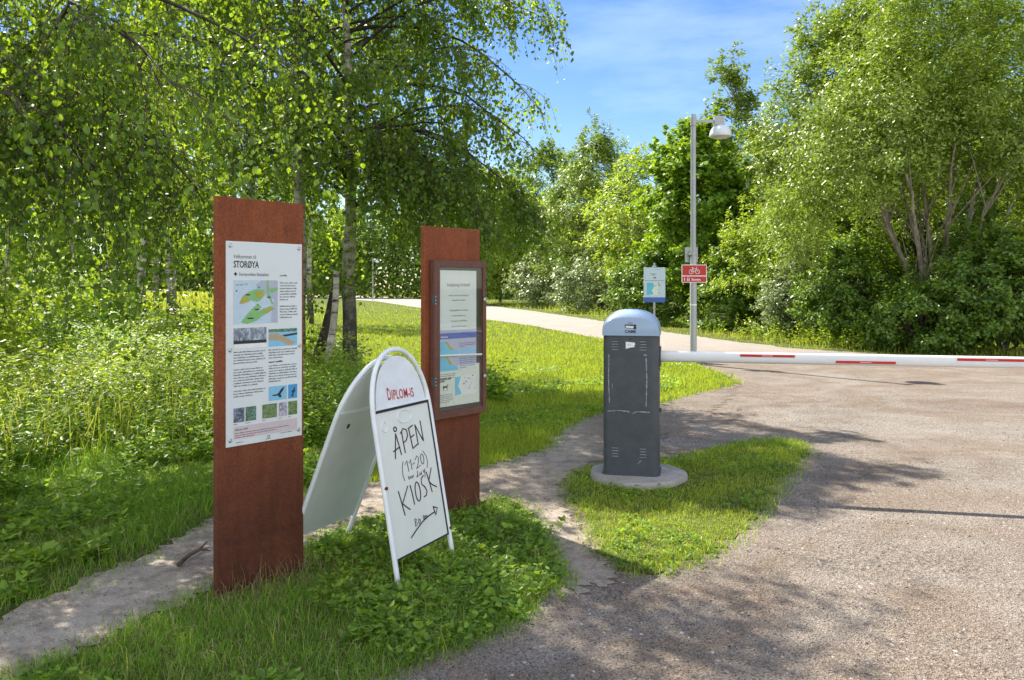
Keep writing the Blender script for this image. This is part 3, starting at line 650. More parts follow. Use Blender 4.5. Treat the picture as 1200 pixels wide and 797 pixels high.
        for (u, v, ru, rv) in ((.50, .06, .14, .045), (.10, .10, .05, .035)):
            b = MB(); cc = circ(u, v, ru, rv, 0, 6.28, 18); P_ = [fn(BX0 + a * (BX1 - BX0), BS1 - c * (BS1 - BS0), .0036) for a, c in cc]; b.tube(P_, .0045, M_WHITE, 5); b.build('tape_residue', wb)
        b = MB(); b.tube([fn(.0, .49, .010), fn(.0, .49, .02)], .009, plain('rust_spot', (.12, .03, .01), .8), 10); b.build('rivet', sgn)
        b = MB(); b.tube([fn(AWID, .155, .010), fn(AWID, .155, .02)], .008, plain('rust_spot', (.12, .03, .01), .8), 10); b.build('rivet', sgn)

# ================================================================== BARRIER
M_CAP = plain('pale_blue_grey_cap', (.30, .40, .54), .3, 0, .04, 5)
M_SCR = plain('scraped_paint', (.26, .27, .29), .7, 0, .35, 60)
M_BOOM = plain('boom_white', (.72, .72, .72), .35, 0, .04, 10)
def conc():
    m, nt, p = mat_new('weathered_concrete'); co = objco(nt); f = noise(nt, 60, 5, .8, co); a = noise(nt, 5, 5, .6, co)
    nt.links.new(mixc(nt, .5, ramp(nt, a, [(.3, (.22, .20, .17)), (.7, (.42, .39, .35))]), ramp(nt, f, [(.3, (.14, .13, .11)), (.7, (.48, .45, .41))])), p.inputs['Base Color'])
    p.inputs['Roughness'].default_value = .9; bump(nt, p, f, .6, .004); return m
M_CONC = conc()
bang = math.radians(-12.5)
CC = (.945, 6.38)
bar = thing('barrier_gate', 'anthracite road barrier with rounded blue-grey cap and long white boom', 'barrier', (*CC, 0), bang)
b = MB(); rr = [.375 + .010 * math.sin(3 * a) + .006 * math.sin(7 * a + 1) for a in np.linspace(0, 2 * math.pi, 49)[:-1]]
b.loft([[(.045 + r * k * math.cos(a), -.02 + r * k * math.sin(a), z) for a, r in zip(np.linspace(0, 2 * math.pi, 49)[:-1], rr)] for k, z in ((1.02, -.03), (1, .045), (.975, .058))], M_CONC); b.build('concrete_base', bar, smooth=True)
CW, CD, CZ = .425, .34, 1.135
def rrect(w, d, r, n=5):
    L = []
    for cx, cy, a0 in ((w / 2 - r, -d / 2 + r, -90), (w / 2 - r, d / 2 - r, 0), (-w / 2 + r, d / 2 - r, 90), (-w / 2 + r, -d / 2 + r, 180)):
        for i in range(n + 1): a = math.radians(a0 + 90 * i / n); L.append((cx + r * math.cos(a), cy + r * math.sin(a)))
    return L
b = MB(); b.loft([[(x, y, z) for x, y in rrect(CW, CD, .055, 7)] for z in (.05, CZ)], M_CAB); body = b.build('cabinet_body', bar, smooth=True)
b = MB(); b.loft([[(x, y, z) for x, y in rrect(CW + .02, CD + .02, .06, 7)] for z in (.0585, .072)], M_CAB); b.build('base_flange', bar)
# cap: arch lofted front to back
b = MB(); rings = []; nA = 28
for y, kh, kw in ((-CD / 2 - .012, .62, .955), (-CD / 2 - .010, .66, .965), (-CD / 2 + .02, .80, .99), (-CD / 2 + .07, .94, 1), (0, 1, 1), (CD / 2 - .07, .94, 1), (CD / 2 - .02, .80, .99), (CD / 2 + .010, .66, .965)):
    hw = (CW / 2 + .008) * kw; ring = [(-hw, y, CZ - .004), (-hw, y, CZ + .025)]
    for i in range(1, nA): t = math.pi * (1 - i / nA); ring.append((hw * math.copysign(abs(math.cos(t)) ** .8, math.cos(t)), y, CZ + .025 + .172 * kh * math.sin(t) ** .85))
    ring += [(hw, y, CZ + .025), (hw, y, CZ - .004)]; rings.append(ring)
b.loft(rings, M_CAP); cap = b.build('cap', bar, smooth=True)
yf = -CD / 2
b = MB(); b.box(-.178, .150, yf - .0009, yf + .002, .56, 1.005, M_CAB); b.box(-.178, .150, yf - .0009, yf + .002, .10, .53, M_CAB); b.build('door_panel', body, bevel=.0006)
b = MB(); yc = yf - .0135
b.prism([(-.042, CZ + .056), (.044, CZ + .046), (.044, CZ + .082), (-.042, CZ + .082)], yc, yc + .001, M_INK)
b.prism([(-.036, CZ + .058), (.020, CZ + .052), (.028, CZ + .070), (-.036, CZ + .073)], yc - .001, yc, M_PAPER); b.build('maker_emblem', cap)
text_mesh(cap, 'maker_lettering', 'CAME', 0, CZ + .018, .022, M_INK, yc, 1.05, 'CENTER', bold=.03)
text_mesh(cap, 'badge_lettering', '060', 0, CZ + .089, .014, M_SCR, yc - .003, 1.2, 'CENTER', bold=.01)
for x in (-.118, .095):
    for z in (1.02, .20):
        b = MB()
        for i in range(4): b.box(x - .024, x + .024, yf - .0025, yf + .002, z + i * .021, z + i * .021 + .006, M_SCR); b.box(x - .024, x + .024, yf - .0012, yf + .002, z + i * .021 + .006, z + i * .021 + .012, M_INK)
        b.build('vent', body)
b = MB(); stp = [(-.038, 1.035), (.012, 1.042), (.032, 1.044), (.029, 1.06), (.036, 1.063), (.033, 1.078), (-.012, 1.082), (-.036, 1.084)]; stp[0] = (-.036, 1.030); b.prism(stp, yf - .0014, yf + .001, M_WHITE); st = b.build('sticker', body)
text_mesh(st, 'sticker_print', 'Tommer', -.028, 1.058, .008, M_BANNER, yf - .0022, .9)
b = MB(); b.cyl((0, 0), .008, 0, .004, M_INK, 12)
b.v = [(x, yf - .003 + z * .5, 1.103 + y) for x, y, z in b.v]; b.build('cap_lock', body)
def scratch(mb, pts, w, seed):
    rg = random.Random(seed); L, R2 = [], []
    for i in range(len(pts) - 1):
        (ax, az), (bx, bz) = pts[i], pts[i + 1]; d = math.hypot(bx - ax, bz - az); nxx, nzz = -(bz - az) / d, (bx - ax) / d; n = max(2, int(d / .012))
        for j in range(n):
            t = j / n; ww = w * rg.uniform(.25, 1.2); x, z = ax + (bx - ax) * t, az + (bz - az) * t
            L.append((x + nxx * ww, z + nzz * ww)); R2.append((x - nxx * ww, z - nzz * ww))
    for i in range(len(L) - 1): mb.prism([L[i], R2[i], R2[i + 1], L[i + 1]], yf - .0012, yf + .001, M_SCR)
for i, (pts, w) in enumerate((([(-.165, .985), (-.168, .80), (-.160, .60)], .0035), ([(.118, .965), (.124, .80), (.118, .58)], .0055), ([(.10, .985), (.142, .982)], .006), ([(-.178, .545), (-.10, .555), (-.02, .55), (.005, .535)], .005), ([(.015, .535), (.05, .55), (.16, .548)], .006), ([(-.162, .555), (-.160, .53)], .008), ([(-.14, .76), (-.135, .70)], .0025), ([(.055, .15), (.09, .19)], .004))):
    b = MB(); scratch(b, pts, w, i); b.build('paint_scrape', body)
# boom
b = MB(); prof = []
for i in range(20):
    t = 2 * math.pi * i / 20; prof.append((.030 * math.copysign(abs(math.cos(t)) ** .75, math.cos(t)), .042 * math.copysign(abs(math.sin(t)) ** .85, math.sin(t))))
BZ = .965; BL = 5.6
b.loft([[(x, y - .02, BZ + z) for y, z in prof] for x in (CW / 2 - .01, CW / 2 + .9, CW / 2 + 2.5, CW / 2 + BL)], M_BOOM); boom = b.build('boom', bar, smooth=True)
b = MB(); b.box(CW / 2 - .002, CW / 2 + .012, -.08, .05, BZ - .075, BZ + .075, M_CAB); b.cyl((CW / 2 + .004, -.05), .006, BZ - .10, BZ - .09, M_INK, 8); b.build('boom_bracket', bar, bevel=.004)
for x0, x1, z, in ((.605, 1.0, .020), (1.29, 1.70, -.016), (2.11, 2.56, .018), (2.75, 3.2, -.018), (3.6, 4.1, .020), (4.5, 5.0, -.018)):
    b = MB(); yy = -.02 - .0325
    b.box(CW / 2 + x0, CW / 2 + x1, yy - .0008, yy + .006, BZ + z - .009, BZ + z + .009, M_RED)
    b.box(CW / 2 + (x0 + x1) / 2 - .04, CW / 2 + (x0 + x1) / 2 + .04, yy - .0014, yy, BZ + z - .003, BZ + z + .002, M_PINK); b.build('reflective_stripe', boom)
b = MB(); b.box(CW / 2 - .001, CW / 2 + .001, -.12, .1, .18, .9, M_CAB); b.cyl((CW / 2 + .002, -.02), .012, .53, .56, M_INK, 8); b.build('side_lock', bar)

# ================================================================== STREET LAMPS
M_POLE = plain('pole_grey_paint', (.40, .41, .42), .5, .2, .08, 8)
M_HEAD = plain('lamp_head_white', (.68, .72, .75), .35)
def street_lamp(x, y, label, rz=0.0):
    t = thing('street_lamp', label, 'street lamp', (x, y, 0), rz, 'lamp posts along the gravel path')
    b = MB(); b.tube([(0, 0, -.1), (0, 0, 2.15), (0, 0, 2.2)], [.066, .066, .052], M_POLE, 16); b.tube([(0, 0, 2.19), (0, 0, 4.88)], [.052, .050], M_POLE, 16); pole = b.build('pole', t, smooth=True)
    b = MB(); b.tube([(0, 0, 1.15), (0, 0, 1.18)], .0675, M_WHITE, 16); b.build('marking_band', t); b = MB(); b.tube([(0, 0, 2.16), (0, 0, 2.2)], .069, M_GALV, 16); b.build('collar', t)
    b = MB(); b.box(.02, .46, -.024, .024, 4.72, 4.775, M_POLE); b.tube([(0, 0, 4.66), (0, 0, 4.84)], .06, M_POLE, 16); b.build('arm', t, bevel=.004)
    b = MB(); b.box(.40, .60, -.05, .05, 4.665, 4.84, M_POLE); b.build('arm_bracket', t, bevel=.008)
    b = MB(); prof = [(.05, 4.67), (.08, 4.665), (.135, 4.64), (.18, 4.59), (.208, 4.52), (.215, 4.46), (.208, 4.445)]
    b.loft([[(.53 + r * math.cos(a), r * math.sin(a), z) for a in np.linspace(0, 2 * math.pi, 25)[:-1]] for r, z in prof], M_HEAD); h = b.build('lamp_head', t, smooth=True)
    b = MB(); b.loft([[(.53 + r * math.cos(a), r * math.sin(a), z) for a in np.linspace(0, 2 * math.pi, 25)[:-1]] for r, z in ((.17, 4.444), (.14, 4.415), (.06, 4.40))], plain('lamp_diffuser', (.5, .5, .48), .3)); b.build('diffuser', h, smooth=True)
    return t
LX, LY = gp(812.5, 427)
street_lamp(LX, LY, 'tall grey lamp post with domed white head, bearing the red cycle route sign')
street_lamp(*gp(437, 352), 'small distant lamp post beside the gravel path, between birch trunk and glazed board')

# red cycle sign on the pole
sg = thing('cycle_route_sign', 'red and white cycle route direction sign fixed to the grey lamp post', 'road sign', (LX, LY - .075, 1.77), math.radians(1))
b = MB(); b.box(-.245, .245, -.004, .004, -.175, .175, M_WHITE); sp = b.build('sign_plate', sg, bevel=.002)
b = MB(); b.box(-.232, .232, -.0055, -.0041, -.035, .162, M_RED); up = b.build('symbol_field', sg)
b = MB(); b.box(-.232, .232, -.0055, -.0041, -.162, -.055, M_RED); lo = b.build('direction_field', sg)
b = MB(); ys = -.0075
for cx in (-.062, .062): b.tube([(cx + .040 * math.cos(a), ys, .035 + .040 * math.sin(a)) for a in np.linspace(0, 2 * math.pi, 22)], .0055, M_WHITE, 6)
for L in ([(-.062, .035), (-.03, .095), (.045, .095), (.062, .035)], [(-.03, .095), (-.002, .035), (.045, .095)], [(-.062, .035), (-.002, .035)], [(-.035, .115), (-.03, .095)], [(-.052, .116), (-.018, .116)], [(.045, .095), (.036, .125), (.056, .125)]):
    b.tube([(x, ys, z) for x, z in L], .0055, M_WHITE, 6)
b.build('bicycle_symbol', up)
b = MB(); b.prism([(-.205, -.105), (-.19, -.08), (-.175, -.105), (-.184, -.105), (-.184, -.145), (-.196, -.145), (-.196, -.105)], -.0075, -.0056, M_WHITE); b.build('arrow_symbol', lo)
for cx in (-.13, -.10):
    b = MB()
    b.prism([(cx - .012, -.145), (cx - .004, -.145), (cx, -.125), (cx + .004, -.145), (cx + .012, -.145), (cx + .007, -.112), (cx + .009, -.098), (cx - .009, -.098), (cx - .007, -.112)], -.0075, -.0056, M_WHITE)
    b.prism([(cx + .009 * math.cos(t), -.085 + .009 * math.sin(t)) for t in np.linspace(0, 6.28, 9)[:-1]], -.0075, -.0056, M_WHITE)
    b.build('walker_symbol', lo)
text_mesh(lo, 'place_lettering', 'Storøya', -.055, -.135, .048, M_WHITE, -.0065, .85, bold=.02)
for z in (-.1, .1):
    b = MB(); b.box(-.075, .075, .0041, .14, z - .008, z + .008, M_GALV); b.build('clamp', sg)
# grey cabinet plate behind the pole
sg = thing('sign_plate', 'blank grey metal plate strapped behind the lamp post above the red sign', 'blank sign', (LX - .02, LY + .08, 2.0), 0)
b = MB(); b.box(-.125, .125, 0, .006, 0, .29, M_GALV); b.build('plate', sg, bevel=.002)
b = MB(); b.box(-.07, .09, -.15, 0.0, .14, .16, M_GALV); b.build('clamp', sg)

# notice on its own post behind the barrier
nx, ny = (767 - 600) / FPX * 17.0, 17.0
ns = thing('notice_sign', 'pale blue notice with small map on a thin post behind the barrier', 'notice sign', (nx, ny, 0), math.radians(-2))
b = MB(); b.tube([(0, .03, -.1), (0, .03, 2.02)], .022, M_GALV, 10); b.build('post', ns, smooth=True)
b = MB(); b.box(-.225, .225, -.005, .005, 1.19, 1.92, plain('pale_blue_panel', (.52, .64, .74), .4)); pl_ = b.build('notice_panel', ns, bevel=.002)
b = MB(); yn = -.0068
rect(b, -.225, .225, 1.19, 1.295, M_BANNER, yn); rect(b, -.16, .08, 1.34, 1.60, M_PAPER, yn)
flat(b, [(-.16, 1.34), (-.02, 1.36), (-.06, 1.44), (.0, 1.52), (-.04, 1.60), (-.16, 1.60)], M_CYAN, yn - .0006)
for i in range(14):
    x, z = rg_.uniform(-.04, .14), rg_.uniform(1.38, 1.60); rr = rg_.uniform(.007, .014); flat(b, [(x - rr, z), (x, z - rr), (x + rr, z), (x, z + rr)], rg_.choice([M_INK, M_GREYINK, M_PINK]), yn - .0012)
rect(b, -.2, .2, 1.643, 1.650, M_GREYINK, yn)
print_lines(b, -.09, .09, 1.78, 1, .02, .018, M_GREYINK, rg_, yn, 0); print_lines(b, -.05, .05, 1.755, 1, .02, .018, M_GREYINK, rg_, yn, 0); print_lines(b, .02, .18, 1.87, 1, .02, .012, M_GREYINK, rg_, yn, 0)
flat(b, [(.005 + x * .035, 1.70 + z * .035) for x, z in dog], M_INK, yn); build_flat(b, 'printed_map', pl_)
b = MB(); b.box(-.04, .04, -.001, .04, 1.93, 1.96, M_GALV); b.build('bracket', ns)
# ================================================================== VEGETATION MATERIALS
def bark_birch(foot=.75):
    m, nt, p = mat_new('birch_bark'); co = objco(nt)
    a = noise(nt, 3.0, 5, .7, objco(nt, (1.2, 1.2, 5)), .3); g = noise(nt, 2.2, 5, .7, objco(nt, (2, 2, .8)))
    f = noise(nt, 30, 4, .7, objco(nt, (1, 1, 3)))
    c = ramp(nt, a, [(.36, (.03, .026, .022)), (.44, (.36, .32, .27)), (.6, (.60, .55, .47))])
    sx_ = nt.nodes.new('ShaderNodeSeparateXYZ'); nt.links.new(co, sx_.inputs[0])
    ma = N(nt, 'ShaderNodeMapRange'); ma.inputs[1].default_value = .3; ma.inputs[2].default_value = 2.6; ma.inputs[3].default_value = foot; ma.inputs[4].default_value = .0
    nt.links.new(sx_.outputs[2], ma.inputs[0])
    ml = N(nt, 'ShaderNodeMath', operation='MULTIPLY_ADD'); nt.links.new(g, ml.inputs[0]); ml.inputs[1].default_value = .9; nt.links.new(ma.outputs[0], ml.inputs[2])
    k = ramp(nt, ml.outputs[0], [(.55, (0, 0, 0)), (.85, (1, 1, 1))])
    c = mixc(nt, k, c, ramp(nt, f, [(.35, (.02, .017, .014)), (.65, (.10, .085, .07))]))
    nt.links.new(c, p.inputs['Base Color']); p.inputs['Roughness'].default_value = .8; bump(nt, p, f, .6, .01); return m
def bark(name, a, b):
    m, nt, p = mat_new(name); f = noise(nt, 12, 5, .7, objco(nt, (1, 1, .25)))
    nt.links.new(ramp(nt, f, [(.35, a), (.65, b)]), p.inputs['Base Color']); p.inputs['Roughness'].default_value = .85; bump(nt, p, f, .6, .02); return m
M_BIRCH = bark_birch(.55); M_BPALE = bark_birch(.0); M_TWIG = bark('dark_twig_bark', (.025, .018, .013), (.075, .055, .042)); M_BARK = bark('grey_brown_bark', (.06, .045, .032), (.17, .135, .10)); M_WBARK = bark('willow_bark', (.10, .085, .06), (.33, .29, .21))
L_BIRCH = leaf_mat('birch_leaves', (0.045, 0.105, 0.016), (0.16, 0.25, 0.030), (0.40, 0.57, 0.022), .46, .40, .45)
L_BIRCH2 = leaf_mat('birch_leaves_light', (0.081, 0.162, 0.016), (0.221, 0.325, 0.036), (0.515, 0.672, 0.034), .52, .4, .45)
L_MAPLE = leaf_mat('maple_leaves', (0.07, 0.155, 0.014), (0.22, 0.36, 0.03), (0.42, 0.60, 0.022), .38, .45, .35)
L_WILLOW = leaf_mat('willow_leaves', (0.065, 0.125, 0.018), (0.34, 0.43, 0.07), (0.40, 0.54, 0.035), .25, .42, .4)
L_GREY = leaf_mat('grey_green_leaves', (0.10, 0.155, 0.05), (0.31, 0.37, 0.17), (0.38, 0.46, 0.12), .3, .4, .5)
L_YEL = leaf_mat('yellow_green_leaves', (0.121, 0.216, 0.016), (0.312, 0.403, 0.039), (0.515, 0.650, 0.034), .42, .42, .4)
L_DARK = leaf_mat('dark_green_leaves', (0.030, 0.085, 0.012), (0.17, 0.27, 0.035), (0.30, 0.46, 0.025), .34, .4, .4)
L_FAR = leaf_mat('far_leaves', (0.06, 0.12, 0.022), (0.17, 0.25, 0.045), (0.28, 0.40, 0.04), .35, .8, .08)
L_HERB = leaf_mat('herb_leaves', (0.074, 0.162, 0.016), (0.221, 0.338, 0.039), (0.448, 0.627, 0.034), .46, .45, .35)
L_GRASS = leaf_mat('grass_blades', (0.075, 0.185, 0.02), (0.21, 0.35, 0.042), (0.38, 0.60, 0.036), .42, .5, .3)
L_LAWN = leaf_mat('lawn_blades', (0.15, 0.25, 0.02), (0.40, 0.47, 0.05), (0.56, 0.66, 0.036), .40, .5, .2)
L_MEADOW = leaf_mat('meadow_grass', (0.189, 0.270, 0.027), (0.520, 0.520, 0.091), (0.616, 0.650, 0.067), .42, .55, .2)

L_DRY = leaf_mat('dry_grass', (.20, .17, .07), (.40, .34, .17), (.42, .36, .15), .35, .6, .2)
# ================================================================== TREES
def profile_birch(t): return np.interp(t, [0, .12, .35, .65, .9, 1], [.55, .85, 1, .78, .38, .12])

def birch(x, y, h, zb, R, label, nlimb=34, ntw=9, nst=5, leaf=.055, r0=.10, seed=1, mat=None, lean=(0, 0), strand=.7, nleaf=16, group='birch trees of the meadow edge', extra=None, fold=False, up=.62, custom=()):
    rg = np.random.default_rng(seed); t_ = thing('birch_tree', label, 'birch tree', (x, y, 0), 0, group)
    n = 16; zz = np.linspace(-.15, h, n); tz = zz / h
    wob = np.cumsum(rg.normal(0, .035, (n, 2)), 0) * (h / 9)
    tr = np.stack([wob[:, 0] + lean[0] * tz ** 1.2, wob[:, 1] + lean[1] * tz ** 1.2, zz], 1); tr[:2, :2] = 0
    rad = r0 * (1 - .93 * np.clip(tz, 0, 1)) ; rad[0] *= 1.25
    V, F = tubes([(tr, rad)], 12); link('trunk', mesh_arrays('trunk', V, [F], [M_BIRCH], smooth=True), t_)
    limbs, twigs, LV = [], [], []
    for i in range(nlimb + len(custom)):
        f = (i + rg.random()) / nlimb; z0 = zb * .95 + (h - zb) * .94 * f
        az = i * 2.39996 + rg.uniform(-.4, .4); Ln = R * float(profile_birch(f)) * rg.uniform(.75, 1.12)
        if extra is not None: Ln *= extra(az, f)
        st = interp(tr, np.array([(z0 + .15) / (h + .15)]))[0]
        q = np.linspace(0, 1, 8)
        a2 = az + q * rg.uniform(-.35, .35)
        rise = Ln * (up * q - up * .75 * q ** 2.2) * rg.uniform(.7, 1.3)
        P = st + np.stack([np.cos(a2) * q * Ln, np.sin(a2) * q * Ln, rise], 1) + rg.normal(0, .02, (8, 3)) * q[:, None]
        if i >= nlimb:
            e = np.array(custom[i - nlimb]) - np.array([x, y, 0]); st = interp(tr, np.array([(e[2] + 1.1 + .15) / (h + .15)]))[0]; f = .2; Ln = R
            P = st * (1 - q[:, None]) + e * q[:, None]; P[:, 2] += np.sin(q * math.pi) * .55; P += rg.normal(0, .03, (8, 3)) * q[:, None]
        rr = max(.008, r0 * .34 * (1 - f * .7)); limbs.append((P, np.linspace(rr, .004, 8)))
        k = max(2, int(ntw * (.35 + Ln / R)))
        tt = rg.uniform(.18, 1, k) ** .8; S0 = interp(P, tt); dd = nrm(interp(P, np.minimum(1, tt + .05)) - interp(P, tt - .05))
        if i >= nlimb and e[2] < 3.3: k = int(k * 1.6); tt = rg.uniform(.3, 1, k) ** .7; S0 = interp(P, tt); dd = nrm(interp(P, np.minimum(1, tt + .05)) - interp(P, tt - .05))
        for j in range(k):
            l2 = rg.uniform(.3, .75) * (R / 2.6) * (1.15 - .5 * tt[j]); v = nrm(dd[j] * .5 + rg.normal(0, .55, 3) * np.array([1, 1, .45]))
            qq = np.linspace(0, 1, 5)[:, None]
            T = S0[j] + v * qq * l2 + np.array([0, 0, -1.]) * (qq ** 2) * l2 * .45
            twigs.append((T, np.linspace(.006, .0025, 5)))
            for s in range(nst):
                a = interp(T, np.array([rg.uniform(.15, 1)]))[0]; ls = strand * rg.uniform(.35, 1.25)
                o = rg.normal(0, .16, 3); o[2] = 0; q5 = np.linspace(0, 1, 4)[:, None]
                C = a + o * q5 ** .6 + v * q5 * .12 + np.array([0, 0, -1.]) * ls * q5 ** 1.25
                twigs.append((C, np.linspace(.0025, .0012, 4)))
                m = max(4, int(nleaf * ls / strand)); LV.append(interp(C, rg.uniform(0, 1, m)))
    V, F = tubes(limbs, 6); link('limbs', mesh_arrays('limbs', V, [F], [M_TWIG], smooth=True), t_)
    V, F = tubes(twigs, 3); link('twigs', mesh_arrays('twigs', V, [F], [M_TWIG]), t_)
    P = np.concatenate(LV); P = P[P[:, 2] > .12]; m = len(P)
    P = P + rg.normal(0, .03, P.shape)
    d = nrm(rg.normal(0, .6, (m, 3)) + np.array([0, 0, -.75])); w = nrm(np.cross(d, rg.normal(0, 1, (m, 3))))
    s = leaf * rg.uniform(.5, 1.35, m); fn = leaf_quads6 if fold else leaf_quads
    V, F = fn(P, d, w, s, s * .78); link('crown', mesh_arrays('crown', V, [F], [mat or L_BIRCH]), t_)
    return t_, m

def broadleaf(name, label, cat, x, y, h, R, zb=0.0, K=90, per=180, leaf=.10, asp=.5, mat=None, seed=1, stems=3, rc=.42, barkm=None, r0=.07, spread=.35, shape='egg', hollow=.55, group=None, ry=None, wood=True, nb=0):
    """tree or shrub: stems, boughs that end in leaf clumps, an uneven outline"""
    rg = np.random.default_rng(seed); t_ = thing(name, label, cat, (x, y, 0), 0, group); ry = ry or R
    lob = rg.normal(0, 1, (7, 3)); lob = nrm(lob); la = rg.uniform(-.22, .28, 7)
    D = nrm(rg.normal(0, 1, (K, 3))); rr = rg.uniform(hollow ** 3, 1, K) ** (1 / 3)
    mod = 1 + (np.maximum(0, D @ lob.T) ** 4 @ la)
    C = D * (rr * mod)[:, None]
    tz = (C[:, 2] + 1) / 2
    if shape == 'egg': wd = np.interp(tz, [0, .35, .7, 1], [.85, 1.06, .95, .6])
    elif shape == 'dome': wd = np.interp(tz, [0, .2, .6, 1], [1.25, 1.2, 1.0, .75])
    elif shape == 'cone': wd = np.interp(tz, [0, .25, .6, 1], [1.15, 1.1, .8, .35])
    else: wd = np.interp(tz, [0, .3, .7, 1.1], [.5, .8, 1.1, .95])
    zc = zb + (h - zb) * np.clip(tz, -.02, 1.1) * (1 - rc * .4 / max(h - zb, .1)) + 0
    C = np.stack([C[:, 0] * wd * R, C[:, 1] * wd * ry, zc], 1); C[:, 2] = np.maximum(C[:, 2], rc * .35)
    # stems
    paths = []; tops = []
    for i in range(stems):
        a = 2 * math.pi * i / stems + rg.uniform(-.5, .5); sp = spread * R * rg.uniform(.5, 1.3) if stems > 1 else .12
        hh = h * rg.uniform(.72, .9); q = np.linspace(0, 1, 9)
        P = np.stack([math.cos(a) * sp * q ** 1.1 + rg.normal(0, .03), math.sin(a) * sp * q ** 1.1 + rg.normal(0, .03), -.1 + q * hh], 1) + np.cumsum(rg.normal(0, .03, (9, 3)), 0) * np.array([1, 1, 0]) * q[:, None]
        paths.append((P, r0 * np.linspace(1, .16, 9) * rg.uniform(.75, 1.1))); tops.append(P)
    bp = []
    for c in (C if wood else C[::4]):
        P = tops[rg.integers(0, stems)]; zt = max(.08 * h, c[2] - rg.uniform(.25, .5) * math.hypot(c[0], c[1]) - .2)
        st = interp(P, np.array([np.clip((zt + .1) / (P[-1, 2] + .1), .04, .97)]))[0]
        q = np.linspace(0, 1, 6)[:, None]; Bz = st * (1 - q) + c * q; Bz[:, 2] += (np.sin(q[:, 0] * math.pi) * np.linalg.norm(c - st) * .10); Bz[1:-1] += rg.normal(0, .03, (4, 3))
        bp.append((Bz, np.linspace(r0 * .22, .006, 6)))
    V, F = tubes(paths, 9); link('trunk', mesh_arrays('trunk', V, [F], [barkm or M_BARK], smooth=True), t_)
    V, F = tubes(bp, 5); link('limbs', mesh_arrays('limbs', V, [F], [barkm or M_BARK], smooth=True), t_)
    # leaves: several sprays in every clump
    sub = 7; SC = (C[:, None] + rg.normal(0, .48, (K, sub, 3)) * rc * np.array([1, 1, .75])).reshape(-1, 3)
    cc = np.repeat(C, sub, 0); m = per // sub
    off = rg.normal(0, .26, (len(SC), m, 3)) * rc * np.array([1, 1, .55]) * rg.uniform(.6, 1.25, (len(SC), 1, 1))
    sh = rg.random(len(SC)) < .22
    off[sh] *= np.array([.32, .32, 2.1]); off[sh] += (nrm(np.array([0, 0, 1.1]) + rg.normal(0, .45, (int(sh.sum()), 3))) * rc * rg.uniform(.3, 1.1, (int(sh.sum()), 1)))[:, None]
    P = (SC[:, None] + off).reshape(-1, 3); out = nrm((SC[:, None] + off - C.mean(0) * np.array([1, 1, .8])).reshape(-1, 3))
    keep = P[:, 2] > .05; P, out = P[keep], out[keep]; M = len(P)
    nn = nrm(out * .55 + np.array([0, 0, .55]) + rg.normal(0, .45, (M, 3)))
    d = nrm(np.cross(nn, rg.normal(0, 1, (M, 3)))); d = nrm(d + out * .35 + np.array([0, 0, -.25])); w = nrm(np.cross(nn, d))
    s = leaf * rg.uniform(.65, 1.3, M); V, F = leaf_quads(P, d, w, s, s * asp)
    link('crown', mesh_arrays('crown', V, [F], [mat or L_DARK]), t_)
    return t_, M
total = 0
def addt(r):
    global total; total += r[1]; return r[0]

# --- near birches on the left
near_boost = lambda az, f: 1.0
addt(birch(-5.7, 8.2, 9.6, 2.5, 4.3, 'large birch at the left edge whose drooping dark branches hang into the picture', 44, 13, 5, .050, .16, 3, strand=.75, nleaf=19, fold=True, up=.45, custom=[(-2.1, 7.6, 6.0), (-2.7, 8.0, 6.3), (-3.3, 7.5, 6.0), (-1.7, 8.2, 6.5), (-2.4, 7.1, 5.6), (-2.9, 6.8, 6.2), (-1.9, 7.0, 6.6), (-3.7, 6.2, 2.55), (-3.0, 6.0, 2.2), (-2.5, 6.4, 2.25), (-3.3, 5.2, 2.55), (-4.2, 6.4, 2.3), (-2.3, 5.6, 2.9), (-3.9, 5.4, 2.9), (-2.8, 7.2, 2.4), (-1.7, 6.6, 3.2)]))
addt(birch(-2.42, 12.1, 9.2, 2.75, 2.9, 'tall birch with a straight dark trunk behind the folding sign', 50, 14, 5, .060, .115, 5, strand=.62, nleaf=18, fold=True, up=.7, custom=[(.3, 11.3, 2.6), (-.4, 11.0, 2.4), (-1.1, 10.8, 2.5), (.0, 12.3, 2.7), (-1.6, 10.6, 2.9), (.55, 11.8, 3.3), (-.8, 12.9, 2.6), (.5, 12.4, 4.2)]))
addt(birch(-3.05, 11.6, 9.5, 3.0, 2.6, 'birch with a slim trunk just right of the left information board', 24, 10, 5, .062, .11, 6, lean=(-.3, .2), strand=.62, nleaf=17, up=.7))
addt(birch(-4.85, 15.2, 11, 2.7, 3.4, 'birch with a pale upper trunk behind the top of the left information board', 32, 11, 5, .075, .11, 7, L_BIRCH2, strand=.9, nleaf=16))
# leaning forked trunks beside the tall birch
tw = thing('leaning_birch', 'low forked birch with two leaning trunks between the left board and the straight trunk', 'birch tree', (-2.86, 11.75, 0), 0, 'birch trees of the meadow edge')
q = np.linspace(0, 1, 8)[:, None]
def bent(a, b, s, k=.12): a, b = np.array(a), np.array(b); P = a * (1 - q) + b * q; P[:, 0] += np.sin(q[:, 0] * math.pi) * k * s; return P
V, F = tubes([(bent((.10, -.35, -.1), (.38, -.3, 1.75), .7), np.linspace(.062, .04, 8))], 10); link('trunk', mesh_arrays('trunk', V, [F], [M_BPALE], smooth=True), tw)
V, F = tubes([(bent((-.16, 0, -.1), (.25, .25, 1.62), .5), np.linspace(.11, .05, 8)), (bent((-.2, 0, -.1), (-.33, .1, 1.3), .5), np.linspace(.09, .03, 8))], 10); link('dark_stem', mesh_arrays('dark_stem', V, [F], [M_TWIG], smooth=True), tw)
